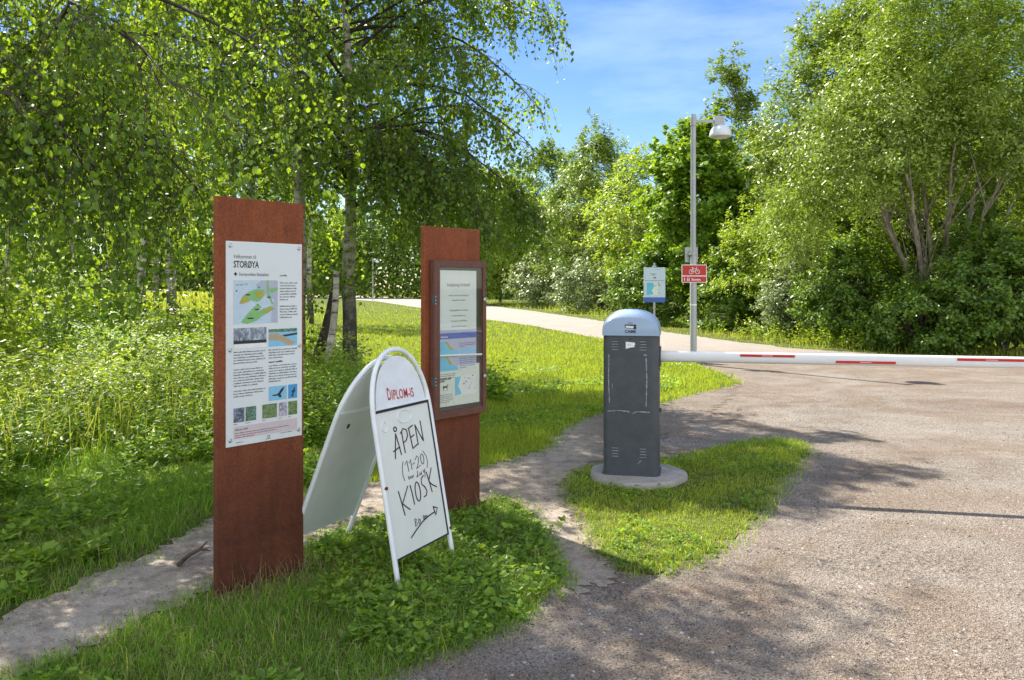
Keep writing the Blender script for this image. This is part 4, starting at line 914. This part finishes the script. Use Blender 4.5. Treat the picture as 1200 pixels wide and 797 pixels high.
rgt = np.random.default_rng(9); P = np.concatenate([np.array([.4, .1, 1.6]) + rgt.normal(0, .16, (220, 3)), np.array([-.3, .1, 1.35]) + rgt.normal(0, .2, (260, 3)), np.array([-.1, 0, .55]) + rgt.normal(0, .16, (160, 3))])
d = nrm(rgt.normal(0, 1, (len(P), 3))); w = nrm(np.cross(d, rgt.normal(0, 1, (len(P), 3)))); s = rgt.uniform(.045, .08, len(P)); V, F = leaf_quads6(P, d, w, s, s * .75)
link('crown', mesh_arrays('crown', V, [F], [L_BIRCH]), tw)

# --- birches further back in the meadow
far_b = [(-11.0, 15.5, 11, 3.0, 3.6, 'birch at the far left, behind the hanging branches'), (-8.6, 20.5, 12, 3.2, 3.6, 'birch standing between the hanging branches and the left board'),
         (-15.9, 29.5, 12, 3.2, 3.8, 'birch with a broad white trunk and a black foot, at the left of the meadow'), (-19.6, 31.5, 12, 3.0, 3.6, 'birch with a twisted dark foot left of the white trunked one'),
         (-14.7, 33.5, 12, 3.2, 3.4, 'slender birch just right of the white trunked one'), (-24.0, 36, 12, 3.4, 3.6, 'birch deep in the meadow, near the left picture edge'),
         (-12.3, 27.0, 11, 3.0, 3.2, 'young thin birch in the meadow grass midway to the left board'), (-20.5, 25, 12, 2.6, 4.0, 'birch with low leafy branches near the left picture edge'),
         (-8.2, 33.0, 11, 3.5, 3.4, 'birch at the back of the meadow, behind the left board')]
for i, (x, y, h, zb, R, lb) in enumerate(far_b):
    addt(birch(x, y, h, zb, R, lb, 26, 8, 4, .115 if y < 24 else .15, .13, 20 + i, L_BIRCH2, strand=1.2, nleaf=11))
rgt = np.random.default_rng(44)
ORD = ['leftmost', 'second from the left', 'third from the left', 'third from the right', 'second from the right', 'rightmost']
for i in range(6):
    y = (44, 52, 40, 57, 47, 60)[i]; x = -y * (.64 - .045 * i)
    addt(birch(x, y, 12, 4.0, 3.2, 'pale thin far-off birch, %s of six across the meadow' % ORD[i], 18, 6, 3, .24, .12, 60 + i, L_BIRCH2, strand=1.1, nleaf=8, group='far birches in the meadow'))

# --- saplings and bushes growing up through the meadow
SAP = [(40, 13.5, 1.9, 1.1, 'leafy sapling at the left picture edge, under the hanging birch branches'), (212, 15.5, 1.25, .9, 'low green bush just left of the left information board'), (118, 21, 1.9, 1.3, 'bushy growth round the feet of the birches in the meadow'), 
       (-25, 10.5, 2.0, 1.0, 'bush half cut by the left picture edge')]
for i, (px, Y, h, R, lb) in enumerate(SAP):
    addt(broadleaf('sapling', lb, 'bush', (px - 600) / FPX * Y, Y, h, R, 0, 60, 110, .075 if Y < 18 else .11, .6, L_YEL if i % 2 else L_HERB, 300 + i, 5, .34, shape='vase', r0=.02, spread=.6, hollow=.2, group='bushes in the meadow'))

# --- right-hand belt
TB = [
 # name, label, cat, px, Y, h, R, zb, K, per, leaf, asp, mat, stems, rc, shape
 ('shrub', 'pale grey-green rounded shrub at the path edge, right of the glazed board', 'shrub', 652, 60, 4.6, 3.1, 0, 90, 160, .22, .5, L_GREY, 5, .6, 'dome'),
 ('shrub', 'grey-green shrub left of the pale blue notice, beside the path', 'shrub', 706, 48, 3.8, 2.6, 0, 80, 160, .19, .5, L_GREY, 5, .55, 'dome'),
 ('broadleaf_tree', 'yellow-green tree behind the glazed board, over the far path', 'tree', 586, 74, 12.5, 6.0, .5, 170, 190, .30, .6, L_YEL, 2, 1.0, 'egg'),
 ('broadleaf_tree', 'tree with feathery top rising right of the birch crown', 'tree', 648, 78, 15.8, 6.0, 1, 170, 180, .30, .55, L_FAR, 1, 1.0, 'egg'),
 ('broadleaf_tree', 'tall pointed tree left of the maple, above the grey shrubs', 'tree', 704, 58, 12.9, 5.0, 1, 190, 190, .23, .5, L_WILLOW, 2, .85, 'cone'),
 ('broadleaf_tree', 'bright green tree between the pointed tree and the maple', 'tree', 757, 46, 9.7, 3.5, .5, 110, 170, .19, .5, L_YEL, 2, .7, 'egg'),
 ('maple_tree', 'dense maple with broad dark leaves directly behind the lamp post', 'maple', 818, 31.5, 8.4, 2.25, .6, 140, 230, .165, .85, L_MAPLE, 1, .52, 'egg'),
 ('shrub', 'dark shrub at the foot of the maple, behind the pale blue notice', 'shrub', 768, 33, 3.2, 1.7, 0, 70, 170, .14, .6, L_DARK, 4, .45, 'dome'),
 ('poplar_tree', 'slender airy tree rising above all others behind the lamp head', 'tree', 862, 43, 14.0, 1.7, 3, 110, 150, .19, .55, L_WILLOW, 1, .5, 'egg'),
 ('shrub', 'yellow-green willow shrub right of the lamp post', 'shrub', 925, 26.3, 4.7, 2.1, 0, 130, 240, .12, .38, L_YEL, 5, .45, 'dome'),
 ('shrub', 'small silvery shrub at the path edge left of the willow', 'shrub', 932, 23.6, 2.6, 1.0, 0, 70, 190, .09, .5, L_GREY, 5, .3, 'dome'),
 ('shrub', 'dark low shrub between the lamp post and the silvery shrub', 'shrub', 868, 27.2, 2.6, 1.3, 0, 70, 190, .12, .6, L_DARK, 4, .38, 'dome'),
 ('broadleaf_tree', 'tall tree left of the multi-stemmed willow, meeting the sky', 'tree', 998, 28.5, 12.8, 2.9, 1, 300, 230, .155, .42, L_WILLOW, 2, .6, 'egg'),
 ('broadleaf_tree', 'green tree filling the gap behind the yellow-green willow shrub', 'tree', 905, 34, 8.2, 2.6, .5, 120, 190, .16, .5, L_FAR, 2, .6, 'egg'),
 ('shrub', 'dark green shrub right of the silvery shrub, at the foot of the willow', 'shrub', 1003, 21.6, 2.9, 1.35, 0, 100, 230, .10, .6, L_DARK, 5, .36, 'dome'),
 ('broadleaf_tree', 'tall dark tree at the right picture edge behind the willow', 'tree', 1225, 25.5, 11.5, 3.4, .5, 180, 210, .14, .5, L_DARK, 2, .65, 'egg'),
 ('broadleaf_tree', 'tall tree behind the willow, touching the top of the picture', 'tree', 1080, 30, 14.0, 4.2, 1, 230, 200, .15, .45, L_WILLOW, 2, .7, 'egg'),
 ('shrub', 'broad dark leafy shrub at the right picture edge above the boom', 'shrub', 1175, 18.9, 3.0, 1.7, 0, 120, 230, .105, .62, L_DARK, 5, .36, 'dome'),
 ('shrub', 'low dark bramble shrub under the willow stems', 'shrub', 1085, 19.0, 1.45, 1.1, 0, 80, 200, .095, .62, L_DARK, 5, .3, 'dome'),
]
TREES = {}
for i, (nm, lb, ct, px, Y, h, R, zb, K, per, lf, asp, mt, st, rc, shp) in enumerate(TB):
    X = (px - 600) / FPX * Y
    addt(broadleaf(nm, lb, ct, X, Y, h, R, zb, int(K * 1.15), per, lf, asp, mt, 100 + i, st, rc, shape=shp, r0=.05 if ct == 'shrub' else .11, spread=.5 if ct == 'shrub' else .25,
                   group={'shrub': 'shrubs along the gravel path'}.get(ct, 'trees behind the gravel path')))

# multi-stemmed willow: bare fan of stems visible, crown above
wx, wy = (1099 - 600) / FPX * 20.3, 20.3
rgw = np.random.default_rng(77); wt = thing('willow_tree', 'large willow with a fan of bare pale brown stems showing under its crown', 'willow', (wx, wy, 0), 0, 'trees behind the gravel path')
paths, tips = [], []
q = np.linspace(0, 1, 10)
for i, (a, tilt, Ln) in enumerate([(3.3, .52, 4.2), (3.0, .36, 4.8), (2.6, .25, 5.6), (3.6, .12, 6.2), (.3, .15, 6.2), (.1, .33, 5.0), (-.2, .5, 4.4), (4.6, .3, 5.2), (1.6, .35, 5.5), (5.4, .4, 4.6), (3.9, .45, 4.6)]):
    x0 = np.array([rgw.uniform(-.15, .12), rgw.uniform(-.12, .12), -.1]); tilt *= .85; dxy = np.array([math.cos(a), math.sin(a)]) * math.sin(tilt)
    P = x0 + np.stack([dxy[0] * q * Ln + rgw.normal(0, .02, 10), dxy[1] * q * Ln + rgw.normal(0, .02, 10), math.cos(tilt) * q ** .93 * Ln], 1) + np.cumsum(rgw.normal(0, .028, (10, 3)), 0) * np.array([1, 1, 0])
    paths.append((P, np.linspace(.075, .025, 10) * rgw.uniform(.7, 1.25))); tips.append(P)
    for _ in range(4):
        s = rgw.uniform(.3, .85); b = interp(P, np.array([s]))[0]; v = nrm(np.array([dxy[0] + rgw.normal(0, .35), dxy[1] + rgw.normal(0, .35), rgw.uniform(.5, 1)])); l = rgw.uniform(.8, 2.0)
        B_ = b + v * (np.linspace(0, 1, 6)[:, None] * l); paths.append((B_, np.linspace(.024, .008, 6))); tips.append(B_)
V, F = tubes(paths, 7); link('stems', mesh_arrays('stems', V, [F], [M_WBARK], smooth=True), wt)
C = []
LOBES = [(-2.3, .2, 4.7, 1.4, 1.5, 1.9), (-1.3, .3, 6.9, 1.3, 1.5, 2.5), (.3, .2, 8.0, 1.4, 1.5, 2.7), (1.9, 0, 6.9, 1.5, 1.5, 2.5), (2.9, .2, 4.6, 1.4, 1.5, 1.9), (0, 1.4, 5.2, 2.3, 1.1, 2.2),
         (-.3, -.9, 5.7, 1.6, 1.0, 1.5), (-3.2, .7, 3.0, 1.2, 1.2, 1.4), (3.6, .5, 2.8, 1.3, 1.2, 1.5), (1.1, -1.0, 4.9, 1.2, .9, 1.2), (-1.6, -.8, 4.4, 1.0, .9, 1.0)]
for lx, ly, lz, rx, ry, rz_ in LOBES:
    for _ in range(int(20 * (rx * rz_) ** .9)):
        v = nrm(rgw.normal(0, 1, 3)) * rgw.uniform(.45, 1.02); C.append((lx + v[0] * rx, ly + v[1] * ry, lz + v[2] * rz_))
C = np.array(C)
front_gap = (np.abs(C[:, 0] + .1) < 1.5) & (C[:, 2] < 4.1) & (C[:, 1] < .9); C = C[~front_gap]
sub = 7; SC = (C[:, None] + rgw.normal(0, .25, (len(C), sub, 3))).reshape(-1, 3); off = rgw.normal(0, .125, (len(SC), 26, 3)) * np.array([1, 1, .75]); sh = rgw.random(len(SC)) < .25; off[sh] *= np.array([.4, .4, 2.4]); off[sh] += np.array([0, 0, .3])
P = (SC[:, None] + off).reshape(-1, 3)
out = nrm(P - np.array([0, 0, 5.0])); M = len(P); nn = nrm(out * .5 + np.array([0, 0, .5]) + rgw.normal(0, .5, (M, 3))); d = nrm(nrm(np.cross(nn, rgw.normal(0, 1, (M, 3)))) + out * .3 + np.array([0, 0, -.2])); w = nrm(np.cross(nn, d)); s = .115 * rgw.uniform(.65, 1.3, M)
V, F = leaf_quads(P, d, w, s, s * .42); link('crown', mesh_arrays('crown', V, [F], [L_WILLOW]), wt); total += M

# --- far-off woodland: one mass that closes the view behind the separate trees
def wood(name, pts, hts, n, leaf, mat, seed, label, depth=8):
    rg = np.random.default_rng(seed); pts = np.array(pts); t = rg.uniform(0, 1, n); C = interp(pts, t); H = interp(np.array(hts)[:, None].astype(float), t)[:, 0]
    bumpy = 1 + .16 * np.sin(t * 61) + .12 * np.sin(t * 143 + 1) + .08 * np.sin(t * 331)
    z = rg.uniform(0, 1, n) ** .75 * H * bumpy; P = np.stack([C[:, 0], C[:, 1] + rg.uniform(0, depth, n), z], 1)
    nn = nrm(np.array([-.2, -.5, .6]) + rg.normal(0, .5, (n, 3))); d = nrm(np.cross(nn, rg.normal(0, 1, (n, 3)))); w = np.cross(nn, d); s = leaf * rg.uniform(.6, 1.4, n)
    V, F = leaf_quads(P, d, w, s, s * .7); link(name, mesh_arrays(name, V, [F], [mat]), kind='stuff', label=label)
wood('woodland', [(-2, 105), (6, 92), (12, 70), (15, 52), (17, 42), (20, 36), (26, 31), (34, 27)], [6, 8, 8, 7, 6.5, 7, 8.5, 9], 60000, .34, L_FAR, 201, 'dense dark woodland behind the trees on the right')
wood('woodland', [(-34, 118), (-22, 112), (-10, 108), (0, 104)], [11, 12, 12, 10], 26000, .55, L_FAR, 202, 'line of trees behind the far end of the gravel path')
wood('woodland', [(-230, 190), (-150, 185), (-80, 180), (-30, 165)], [6, 10, 11, 10], 42000, 1.0, L_FAR, 203, 'low far tree line along the end of the meadow')
print('LEAVES', total)

# ================================================================== GRASS AND HERBS
def scatter(n, y0, y1, x0f, x1f, rg, power=2.0, polys=None, notpolys=(), pad=.6):
    """points thinning with distance; x between x0f*Y and x1f*Y"""
    u = rg.uniform(0, 1, n)
    if abs(power - 1) < 1e-6: Y = y0 * (y1 / y0) ** u
    else: a = 1 - power; Y = (y0 ** a + u * (y1 ** a - y0 ** a)) ** (1 / a)
    X = rg.uniform(x0f * Y - pad, x1f * Y + pad); P = np.stack([X, Y], 1)
    k = np.ones(n, bool)
    if polys is not None:
        k = np.zeros(n, bool)
        for pl in polys: k |= inside(P, pl)
    for pl in notpolys: k &= ~inside(P, pl)
    return P[k]
def patchy(P, rg, sc, lo=0.0, hi=1.0, seed=0):
    r = np.random.default_rng(seed); v = np.zeros(len(P))
    for i in range(5):
        k = r.normal(0, 1, 2) * sc * (1.6 ** i); v += np.sin(P @ k + r.uniform(0, 6)) / (1.3 ** i)
    v = (v - v.min()) / (np.ptp(v) + 1e-9); return lo + (hi - lo) * v
def grass_obj(name, P, h, w, mat, rg, label, lean=.5):
    V, F4, F3 = blades(P, h, w, rg, lean); return link(name, mesh_arrays(name, V, [F4, F3], [mat]), kind='stuff', label=label)
def area_pts(poly, dens_, rg, fade=.12, ragged=.05):
    q = np.array(poly); lo, hi = q.min(0) - .1, q.max(0) + .1; n = int(np.prod(hi - lo) * dens_); P = rg.uniform(lo, hi, (n, 2))
    Pj = P + rg.normal(0, ragged, P.shape); k = inside(Pj, poly); return P[k], Pj[k]
rg = np.random.default_rng(500)
road_d, dirt_d = road_poly, dirt_poly

def leaf_rosettes(name, P, rg, n_l, L0, L1, zmax, mat, label, asp=.62, z0=.01):
    """low broad-leaved weeds: a few leaves round each point"""
    n = len(P); k = n_l; az = rg.uniform(0, 2 * np.pi, (n, k)); el = rg.uniform(.1, .9, (n, k)); sz = rg.uniform(L0, L1, (n, 1)) * rg.uniform(.6, 1.2, (n, k))
    r = sz * .35; b = np.stack([P[:, :1] + np.cos(az) * r * .6, P[:, 1:2] + np.sin(az) * r * .6, z0 + rg.uniform(.1, 1, (n, k)) * zmax * rg.uniform(.4, 1, (n, 1))], -1).reshape(-1, 3)
    d = np.stack([np.cos(az) * np.cos(el), np.sin(az) * np.cos(el), np.sin(el) * .8 - .15], -1).reshape(-1, 3); d = nrm(d)
    w = nrm(np.cross(d, np.array([0, 0, 1.]) + rg.normal(0, .35, (len(d), 3)))); s = sz.reshape(-1)
    V, F = leaf_quads6(b, d, w, s, s * asp); return link(name, mesh_arrays(name, V, [F], [mat]), kind='stuff', label=label)

# island round the boards and the folding sign
P, _ = area_pts(isl1, 11000, rg, ragged=.06); P = P[(P[:, 1] > 1.9)]; pt = patchy(P, rg, 2.2, 0, 1, 1)
pf = patchy(P, rg, 6, 0, 1, 31); P = P[rg.uniform(0, 1, len(P)) < np.clip(.1 + .7 * pt + .5 * pf, 0, 1)]; pt = patchy(P, rg, 2.2, 0, 1, 1) * .6 + .4 * patchy(P, rg, 7, 0, 1, 33)
grass_obj('grass', P, rg.uniform(.03, .085, len(P)) * (.55 + .7 * pt) * np.clip(.2 + edge_dist(P, [(-1.43, 3.93), (-1.11, 4.33), (-1.12, 4.34)]) * 1.9, .2, 1), rg.uniform(.0022, .0048, len(P)), L_GRASS, rg, 'dense grass growing round the information boards and the folding sign', 1.15)
P3 = P[rg.uniform(0, 1, len(P)) < .16]; P3 = P3 + rg.normal(0, .02, P3.shape); grass_obj('dry_grass', P3, rg.uniform(.03, .10, len(P3)), rg.uniform(.002, .004, len(P3)), L_DRY, rg, 'withered straw coloured blades among the grass by the boards', 1.7)
P2 = P[rg.uniform(0, 1, len(P)) < .008]; grass_obj('grass', P2, rg.uniform(.09, .18, len(P2)), rg.uniform(.0025, .004, len(P2)), L_MEADOW, rg, 'tall pale stalks standing among the short grass by the boards', .6)
P, _ = area_pts(isl1, 620, rg, ragged=.05); P = P[P[:, 1] > 1.9]; ptw = patchy(P, rg, 1.4, 0, 1, 8) + np.clip((P[:, 0] + .9) * .35, -.2, .5); P = P[ptw > .47]
leaf_rosettes('weeds', P, rg, 6, .014, .05, .075, L_HERB, 'clover and broad-leaved weeds among the grass round the folding sign')
tt_ = rg.uniform(0, 1, 150); P = np.stack([-1.40 + .36 * tt_ + rg.normal(0, .03, 150), 3.88 + .40 * tt_ + rg.normal(0, .03, 150)], 1); P = np.concatenate([P, np.stack([-.52 + .33 * tt_ + rg.normal(0, .03, 150), 5.05 + .38 * tt_ + rg.normal(0, .03, 150)], 1)])
P = P[::3]; grass_obj('tall_grass', P, rg.uniform(.05, .20, 100), rg.uniform(.002, .0035, 100), L_DRY, rg, 'untrimmed pale grass standing at the feet of the two boards', .9)
# verge round the barrier
P, _ = area_pts(isl2, 9000, rg, ragged=.075); pt = patchy(P, rg, 2.5, 0, 1, 2) * .6 + .4 * patchy(P, rg, 8, 0, 1, 35); P = P[(np.hypot(P[:, 0] - .99, P[:, 1] - 6.37) > .37) & (rg.uniform(0, 1, len(P)) < .45 + .55 * pt)]; pt = patchy(P, rg, 2.5, 0, 1, 2)
grass_obj('grass', P, rg.uniform(.022, .065, len(P)) * (.6 + .7 * pt), rg.uniform(.003, .0055, len(P)), L_LAWN, rg, 'short bright grass on the verge round the barrier', 1.15)
P3 = P[rg.uniform(0, 1, len(P)) < .10]; grass_obj('dry_grass', P3, rg.uniform(.02, .07, len(P3)), rg.uniform(.0025, .0045, len(P3)), L_DRY, rg, 'withered blades in the verge round the barrier', 1.7)
P, _ = area_pts(isl2, 420, rg, ragged=.07); P = P[(np.hypot(P[:, 0] - .99, P[:, 1] - 6.37) > .39) & (patchy(P, rg, 1.6, 0, 1, 12) > .5)]
leaf_rosettes('weeds', P, rg, 6, .014, .036, .045, L_HERB, 'plantain and clover tufts on the verge round the barrier')
# lawn between dirt path and gravel path
lawn = W_([(868, 449), (845, 440), (815, 428), (775, 414), (740, 405), (700, 397), (620, 382), (560, 374), (500, 363), (440, 354), (340, 352), (340, 380), (345, 420), (400, 470), (410, 500), (400, 560), (430, 566), (565, 548), (640, 526), (655, 505), (690, 487), (730, 479), (780, 471)])
P = scatter(280000, 6.0, 90, -.29, .32, rg, 2.1, [lawn]); P = P + rg.normal(0, 1, P.shape) * .006 * P[:, 1:2]
D = P[:, 1]; pt = patchy(P, rg, 1.0, 0, 1, 3); grass_obj('lawn_grass', P, rg.uniform(.035, .085, len(P)) * (.7 + .6 * pt) * (1 + .2 * np.clip(D / 20, 0, 2)), .004 * np.clip(D / 7, 1, 7) * rg.uniform(.7, 1.2, len(P)), L_LAWN, rg, 'sunlit lawn between the dirt path and the gravel path', .8)
P = scatter(9000, 7.0, 16, -.22, .28, rg, 1.5, [lawn]); P = P[patchy(P, rg, .8, 0, 1, 13) > .6]; leaf_rosettes('weeds', P, rg, 5, .03, .07, .07, L_HERB, 'low broad-leaved weeds in the lawn beside the dirt path')
# strip beyond the gravel path
ue = W_(UP_EDGE[3:]); strip = ue + [(x * 1.0 + 2.0, y + 7 + y * .12) for x, y in reversed(ue)]
P = scatter(60000, 15, 120, -.3, .75, rg, 1.6, [strip]); ed = edge_dist(P, W_(UP_EDGE)); D = P[:, 1]
tall = np.clip(ed / 1.5, .15, 1); grass_obj('verge_grass', P, rg.uniform(.12, .42, len(P)) * tall, .008 * np.clip(D / 15, 1, 8) * rg.uniform(.7, 1.3, len(P)), L_MEADOW, rg, 'tall yellow-green grass along the far edge of the gravel path', .7)
P = scatter(16000, 16, 80, -.1, .75, rg, 1.6, [strip]); ed = edge_dist(P, W_(UP_EDGE)); P = P[(ed > .8) & (patchy(P, rg, .6, 0, 1, 14) > .42)]
def herbs(name, P, hh, nl, L0, L1, mat, rg, label, asp=.45, spread=.55, stalk=True):
    n = len(P); hh = hh if hasattr(hh, '__len__') else np.full(n, hh); u = rg.uniform(.12, 1, (n, nl)); az = rg.uniform(0, 2 * np.pi, (n, nl))
    ln = rg.normal(0, .22, (n, 1, 2)) * hh[:, None, None]
    rad = (1.05 - u) * .35 * hh[:, None] * spread * rg.uniform(.2, 1, (n, nl))
    b = np.stack([P[:, :1] + ln[..., 0] * u ** 1.5 + np.cos(az) * rad, P[:, 1:2] + ln[..., 1] * u ** 1.5 + np.sin(az) * rad, u * hh[:, None]], -1).reshape(-1, 3)
    d = nrm(np.stack([np.cos(az), np.sin(az), rg.uniform(-.5, .5, (n, nl))], -1).reshape(-1, 3)); w = nrm(np.cross(d, np.array([0, 0, 1.]) + rg.normal(0, .4, (len(d), 3))))
    s = (rg.uniform(L0, L1, (n, 1)) * (1.15 - .5 * u)).reshape(-1); V, F = leaf_quads6(b, d, w, s, s * asp)
    o = link(name, mesh_arrays(name, V, [F], [mat]), kind='stuff', label=label)
    return o
herbs('herbs', P, rg.uniform(.25, .75, len(P)), 14, .06, .13, L_YEL, rg, 'leafy herbs growing at the foot of the shrubs along the gravel path')

# left meadow: tall herbs by the dirt path, grass behind
left = W_([(-700, 392), (440, 353.5), (425, 362), (420, 440), (410, 500), (402, 563), (330, 584), (250, 604), (200, 634), (130, 666), (60, 698), (0, 722), (-60, 756), (-160, 775), (-700, 790)])
zone = lambda P: np.clip(edge_dist(P, W_(PATH_UP)) / 1.0, 0, 6)
P = scatter(190000, 2.9, 14, -.78, -.17, rg, 1.5, [left], (), .3); e = zone(P); pf = patchy(P, rg, 2.5, 0, 1, 36); k = rg.uniform(0, 1, len(P)) < np.clip(.0 + 1.1 * e + .6 * (pf - .35), 0, 1); P, e = P[k], e[k]; pt = patchy(P, rg, 1.4, 0, 1, 5)
P3 = P[(rg.uniform(0, 1, len(P)) < .14)]; grass_obj('dry_grass', P3 + rg.normal(0, .05, P3.shape), rg.uniform(.04, .16, len(P3)), .0035 * np.clip(P3[:, 1] / 4.5, 1, 4), L_DRY, rg, 'withered grass on the bank left of the dirt path', 1.5)
grass_obj('grass', P, rg.uniform(.04, .12, len(P)) * (.7 + pt) * (1 + .35 * np.clip(e - 1.2, 0, 2)), .0038 * np.clip(P[:, 1] / 4.5, 1, 5) * rg.uniform(.7, 1.2, len(P)), L_GRASS, rg, 'grass bank left of the dirt path', 1.1)
P = scatter(30000, 2.9, 11, -.78, -.17, rg, 1.5, [left]); e = zone(P); pq = patchy(P, rg, 2.6, 0, 1, 15); k = (pq > .55) & (e > .12); PY = P[(pq < .42) & (e > .3) & (rg.uniform(0, 1, len(P)) < .5)]; P = P[k]; leaf_rosettes('weeds', PY, rg, 5, .018, .045, .08, L_YEL, 'small yellow-green weeds in the sunny gaps of the bank left of the dirt path')
leaf_rosettes('weeds', P, rg, 6, .028, .075, .10, L_HERB, 'low weeds creeping over the grass bank left of the dirt path')
P = scatter(15000, 4.6, 16, -.78, -.13, rg, 1.3, [left]); e = zone(P); pq = patchy(P, rg, 1.5, 0, 1, 51); k = (e > 1.2 + .8 * (pq < .4)) & (rg.uniform(0, 1, len(P)) < np.clip((e - .8) * .9, .1, 1)) & (pq > .34 + .1 * rg.normal(0, 1, len(P))); P, e, pq = P[k], e[k], pq[k]
herbs('herbs', P, rg.uniform(.18, .62, len(P)) * np.clip(.45 + .25 * e, .5, 1.1) * (.5 + pq), 20, .05, .10, L_HERB, rg, 'tall leafy herbs and nettles in the shade of the birches')
P = scatter(5000, 6.0, 16, -.78, -.13, rg, 1.3, [left]); e = zone(P); P = P[(e > 1.6) & (patchy(P, rg, .8, 0, 1, 16) > .55)]
herbs('herbs', P, rg.uniform(.35, .95, len(P)), 24, .05, .12, L_YEL, rg, 'bright clumps of tall herbs catching the sun under the birches', .42)
pxof = lambda P: 600 + FPX * P[:, 0] / P[:, 1]
P = scatter(90000, 13, 60, -.80, -.12, rg, 1.7, [left]); P = P[pxof(P) < 350 + rg.normal(0, 8, len(P))]; D = P[:, 1]; pt = patchy(P, rg, .25, 0, 1, 6)
grass_obj('meadow_grass', P, rg.uniform(.25, .6, len(P)) * (.6 + .6 * pt) * np.interp(D, [13, 30, 60], [1, .8, .6]), .011 * np.clip(D / 13, 1, 6) * rg.uniform(.7, 1.3, len(P)), L_YEL, rg, 'tall meadow grass under the birches', .5)
P = scatter(26000, 12, 30, -.80, -.14, rg, 1.5, [left]); P = P[pxof(P) < 345]; herbs('herbs', P, rg.uniform(.3, .75, len(P)), 14, .09, .17, L_HERB, rg, 'herbs standing in the meadow between the birch trunks')
P = scatter(50000, 45, 190, -.85, -.1, rg, 1.5); P = P[(pxof(P) < 335) | (P[:, 1] > 158)]; grass_obj('meadow_grass', P, rg.uniform(.4, 1.0, len(P)), .09 * np.clip(P[:, 1] / 60, .7, 3) * rg.uniform(.7, 1.3, len(P)), L_MEADOW, rg, 'open yellow meadow beyond the birches', .5)

P = scatter(5200, 4.2, 15, -.78, -.15, rg, 1.3, [left]); e = zone(P); P = P[(e > 1.9)]
grass_obj('tall_grass', P, rg.uniform(.45, 1.0, len(P)), .006 * np.clip(P[:, 1] / 6, .8, 3), L_MEADOW, rg, 'tall flowering grass stems rising out of the herbs', .9)
P = scatter(30000, 4.5, 16, -.78, -.15, rg, 1.3, [left]); e = zone(P); k = (e > 1.2 + rg.uniform(0, 1.6, len(P))) & (patchy(P, rg, 1.3, 0, 1, 41) > .35); P, e = P[k], e[k]
grass_obj('tall_grass', P, rg.uniform(.2, .6, len(P)) * np.clip(e / 3, .45, 1), .006 * np.clip(P[:, 1] / 6, .8, 3), L_GRASS, rg, 'long green grass blades tangled between the herbs', 1.1)
# tuft of tall weeds just right of the glazed board
t = gp(578, 470); P = np.array(t) + rg.normal(0, .16, (46, 2)); herbs('herbs', P, rg.uniform(.3, .62, 46), 20, .06, .11, L_HERB, rg, 'tuft of tall weeds at the lawn edge just right of the glazed board')
# sprays at the foot of the leaning birch
P = np.array([-2.95, 11.1]) + rg.normal(0, .4, (120, 2)); herbs('herbs', P, rg.uniform(.2, .5, 120), 22, .06, .10, L_HERB, rg, 'leafy suckers round the foot of the leaning birch trunks')

# sparse grass thinning out over the path edges, and litter on the trodden soil
def along(line, n, sp, rg):
    q_ = np.array(line); L = np.linalg.norm(np.diff(q_, axis=0), axis=1); cum = np.concatenate([[0], np.cumsum(L)]); t = rg.uniform(0, cum[-1], n); i = np.clip(np.searchsorted(cum, t) - 1, 0, len(L) - 1); f = ((t - cum[i]) / L[i])[:, None]
    return q_[i] * (1 - f) + q_[i + 1] * f + rg.normal(0, sp, (n, 2))
P = np.concatenate([along(W_(PATH_UP[1:-1]), 6500, .085, rg), along(W_(PATH_LO[:-1]), 3800, .06, rg), along(isl2 + isl2[:1], 4200, .06, rg), along(W_([(432, 797), (500, 770), (570, 745), (630, 708), (660, 672)]), 1800, .05, rg)])
P = P[(P[:, 1] > 1.9) & (np.hypot(P[:, 0] - .99, P[:, 1] - 6.37) > .39)]; P = P[patchy(P, rg, 4, 0, 1, 61) > .3]; sz = rg.uniform(0, 1, len(P))
grass_obj('grass', P, .012 + .05 * sz ** 1.5, .0022 + .0022 * sz, L_GRASS, rg, 'short worn grass thinning out over the edges of the dirt path', 1.3)
P3 = P[rg.uniform(0, 1, len(P)) < .3] + rg.normal(0, .04, (1, 2)); grass_obj('dry_grass', P3, rg.uniform(.015, .05, len(P3)), rg.uniform(.002, .004, len(P3)), L_DRY, rg, 'trampled straw along the edges of the dirt path', 2.0)
P = np.concatenate([along(W_(PATH_UP[1:-1]), 900, .12, rg), along(W_(PATH_LO[:-1]), 500, .12, rg)]); n_ = len(P); az = rg.uniform(0, 6.28, n_); d = nrm(np.stack([np.cos(az), np.sin(az), rg.uniform(0, .25, n_)], 1)); w = nrm(np.cross(d, np.array([0, 0, 1.]) + rg.normal(0, .25, (n_, 3)))); s = rg.uniform(.008, .026, n_)
M_LITTER = bark('leaf_litter', (.06, .04, .022), (.22, .15, .08)); V, F = leaf_quads(np.concatenate([P, rg.uniform(.010, .018, (n_, 1))], 1), d, w, s, s * .55); link('leaf_litter', mesh_arrays('leaf_litter', V, [F], [M_LITTER]), kind='stuff', label='brown leaf litter and crumbs of soil along the dirt path')

# dry twig on the dirt path
tx, ty = gp(226, 655); st = MB(); M_TW2 = bark('dry_twig', (.05, .035, .025), (.14, .10, .07))
st.tube([(-.015, -.16, .014), (0, -.04, .03), (.012, .06, .022), (.01, .18, .03)], [.012, .011, .009, .004], M_TW2, 7); st.tube([(.0, -.04, .03), (.05, .0, .045), (.09, .02, .03)], [.008, .006, .003], M_TW2, 6)
o = st.build('dry_branch', smooth=True, loc=(tx, ty, .008)); o['label'] = 'short dry branch lying on the dirt path left of the left board'; o['category'] = 'branch'
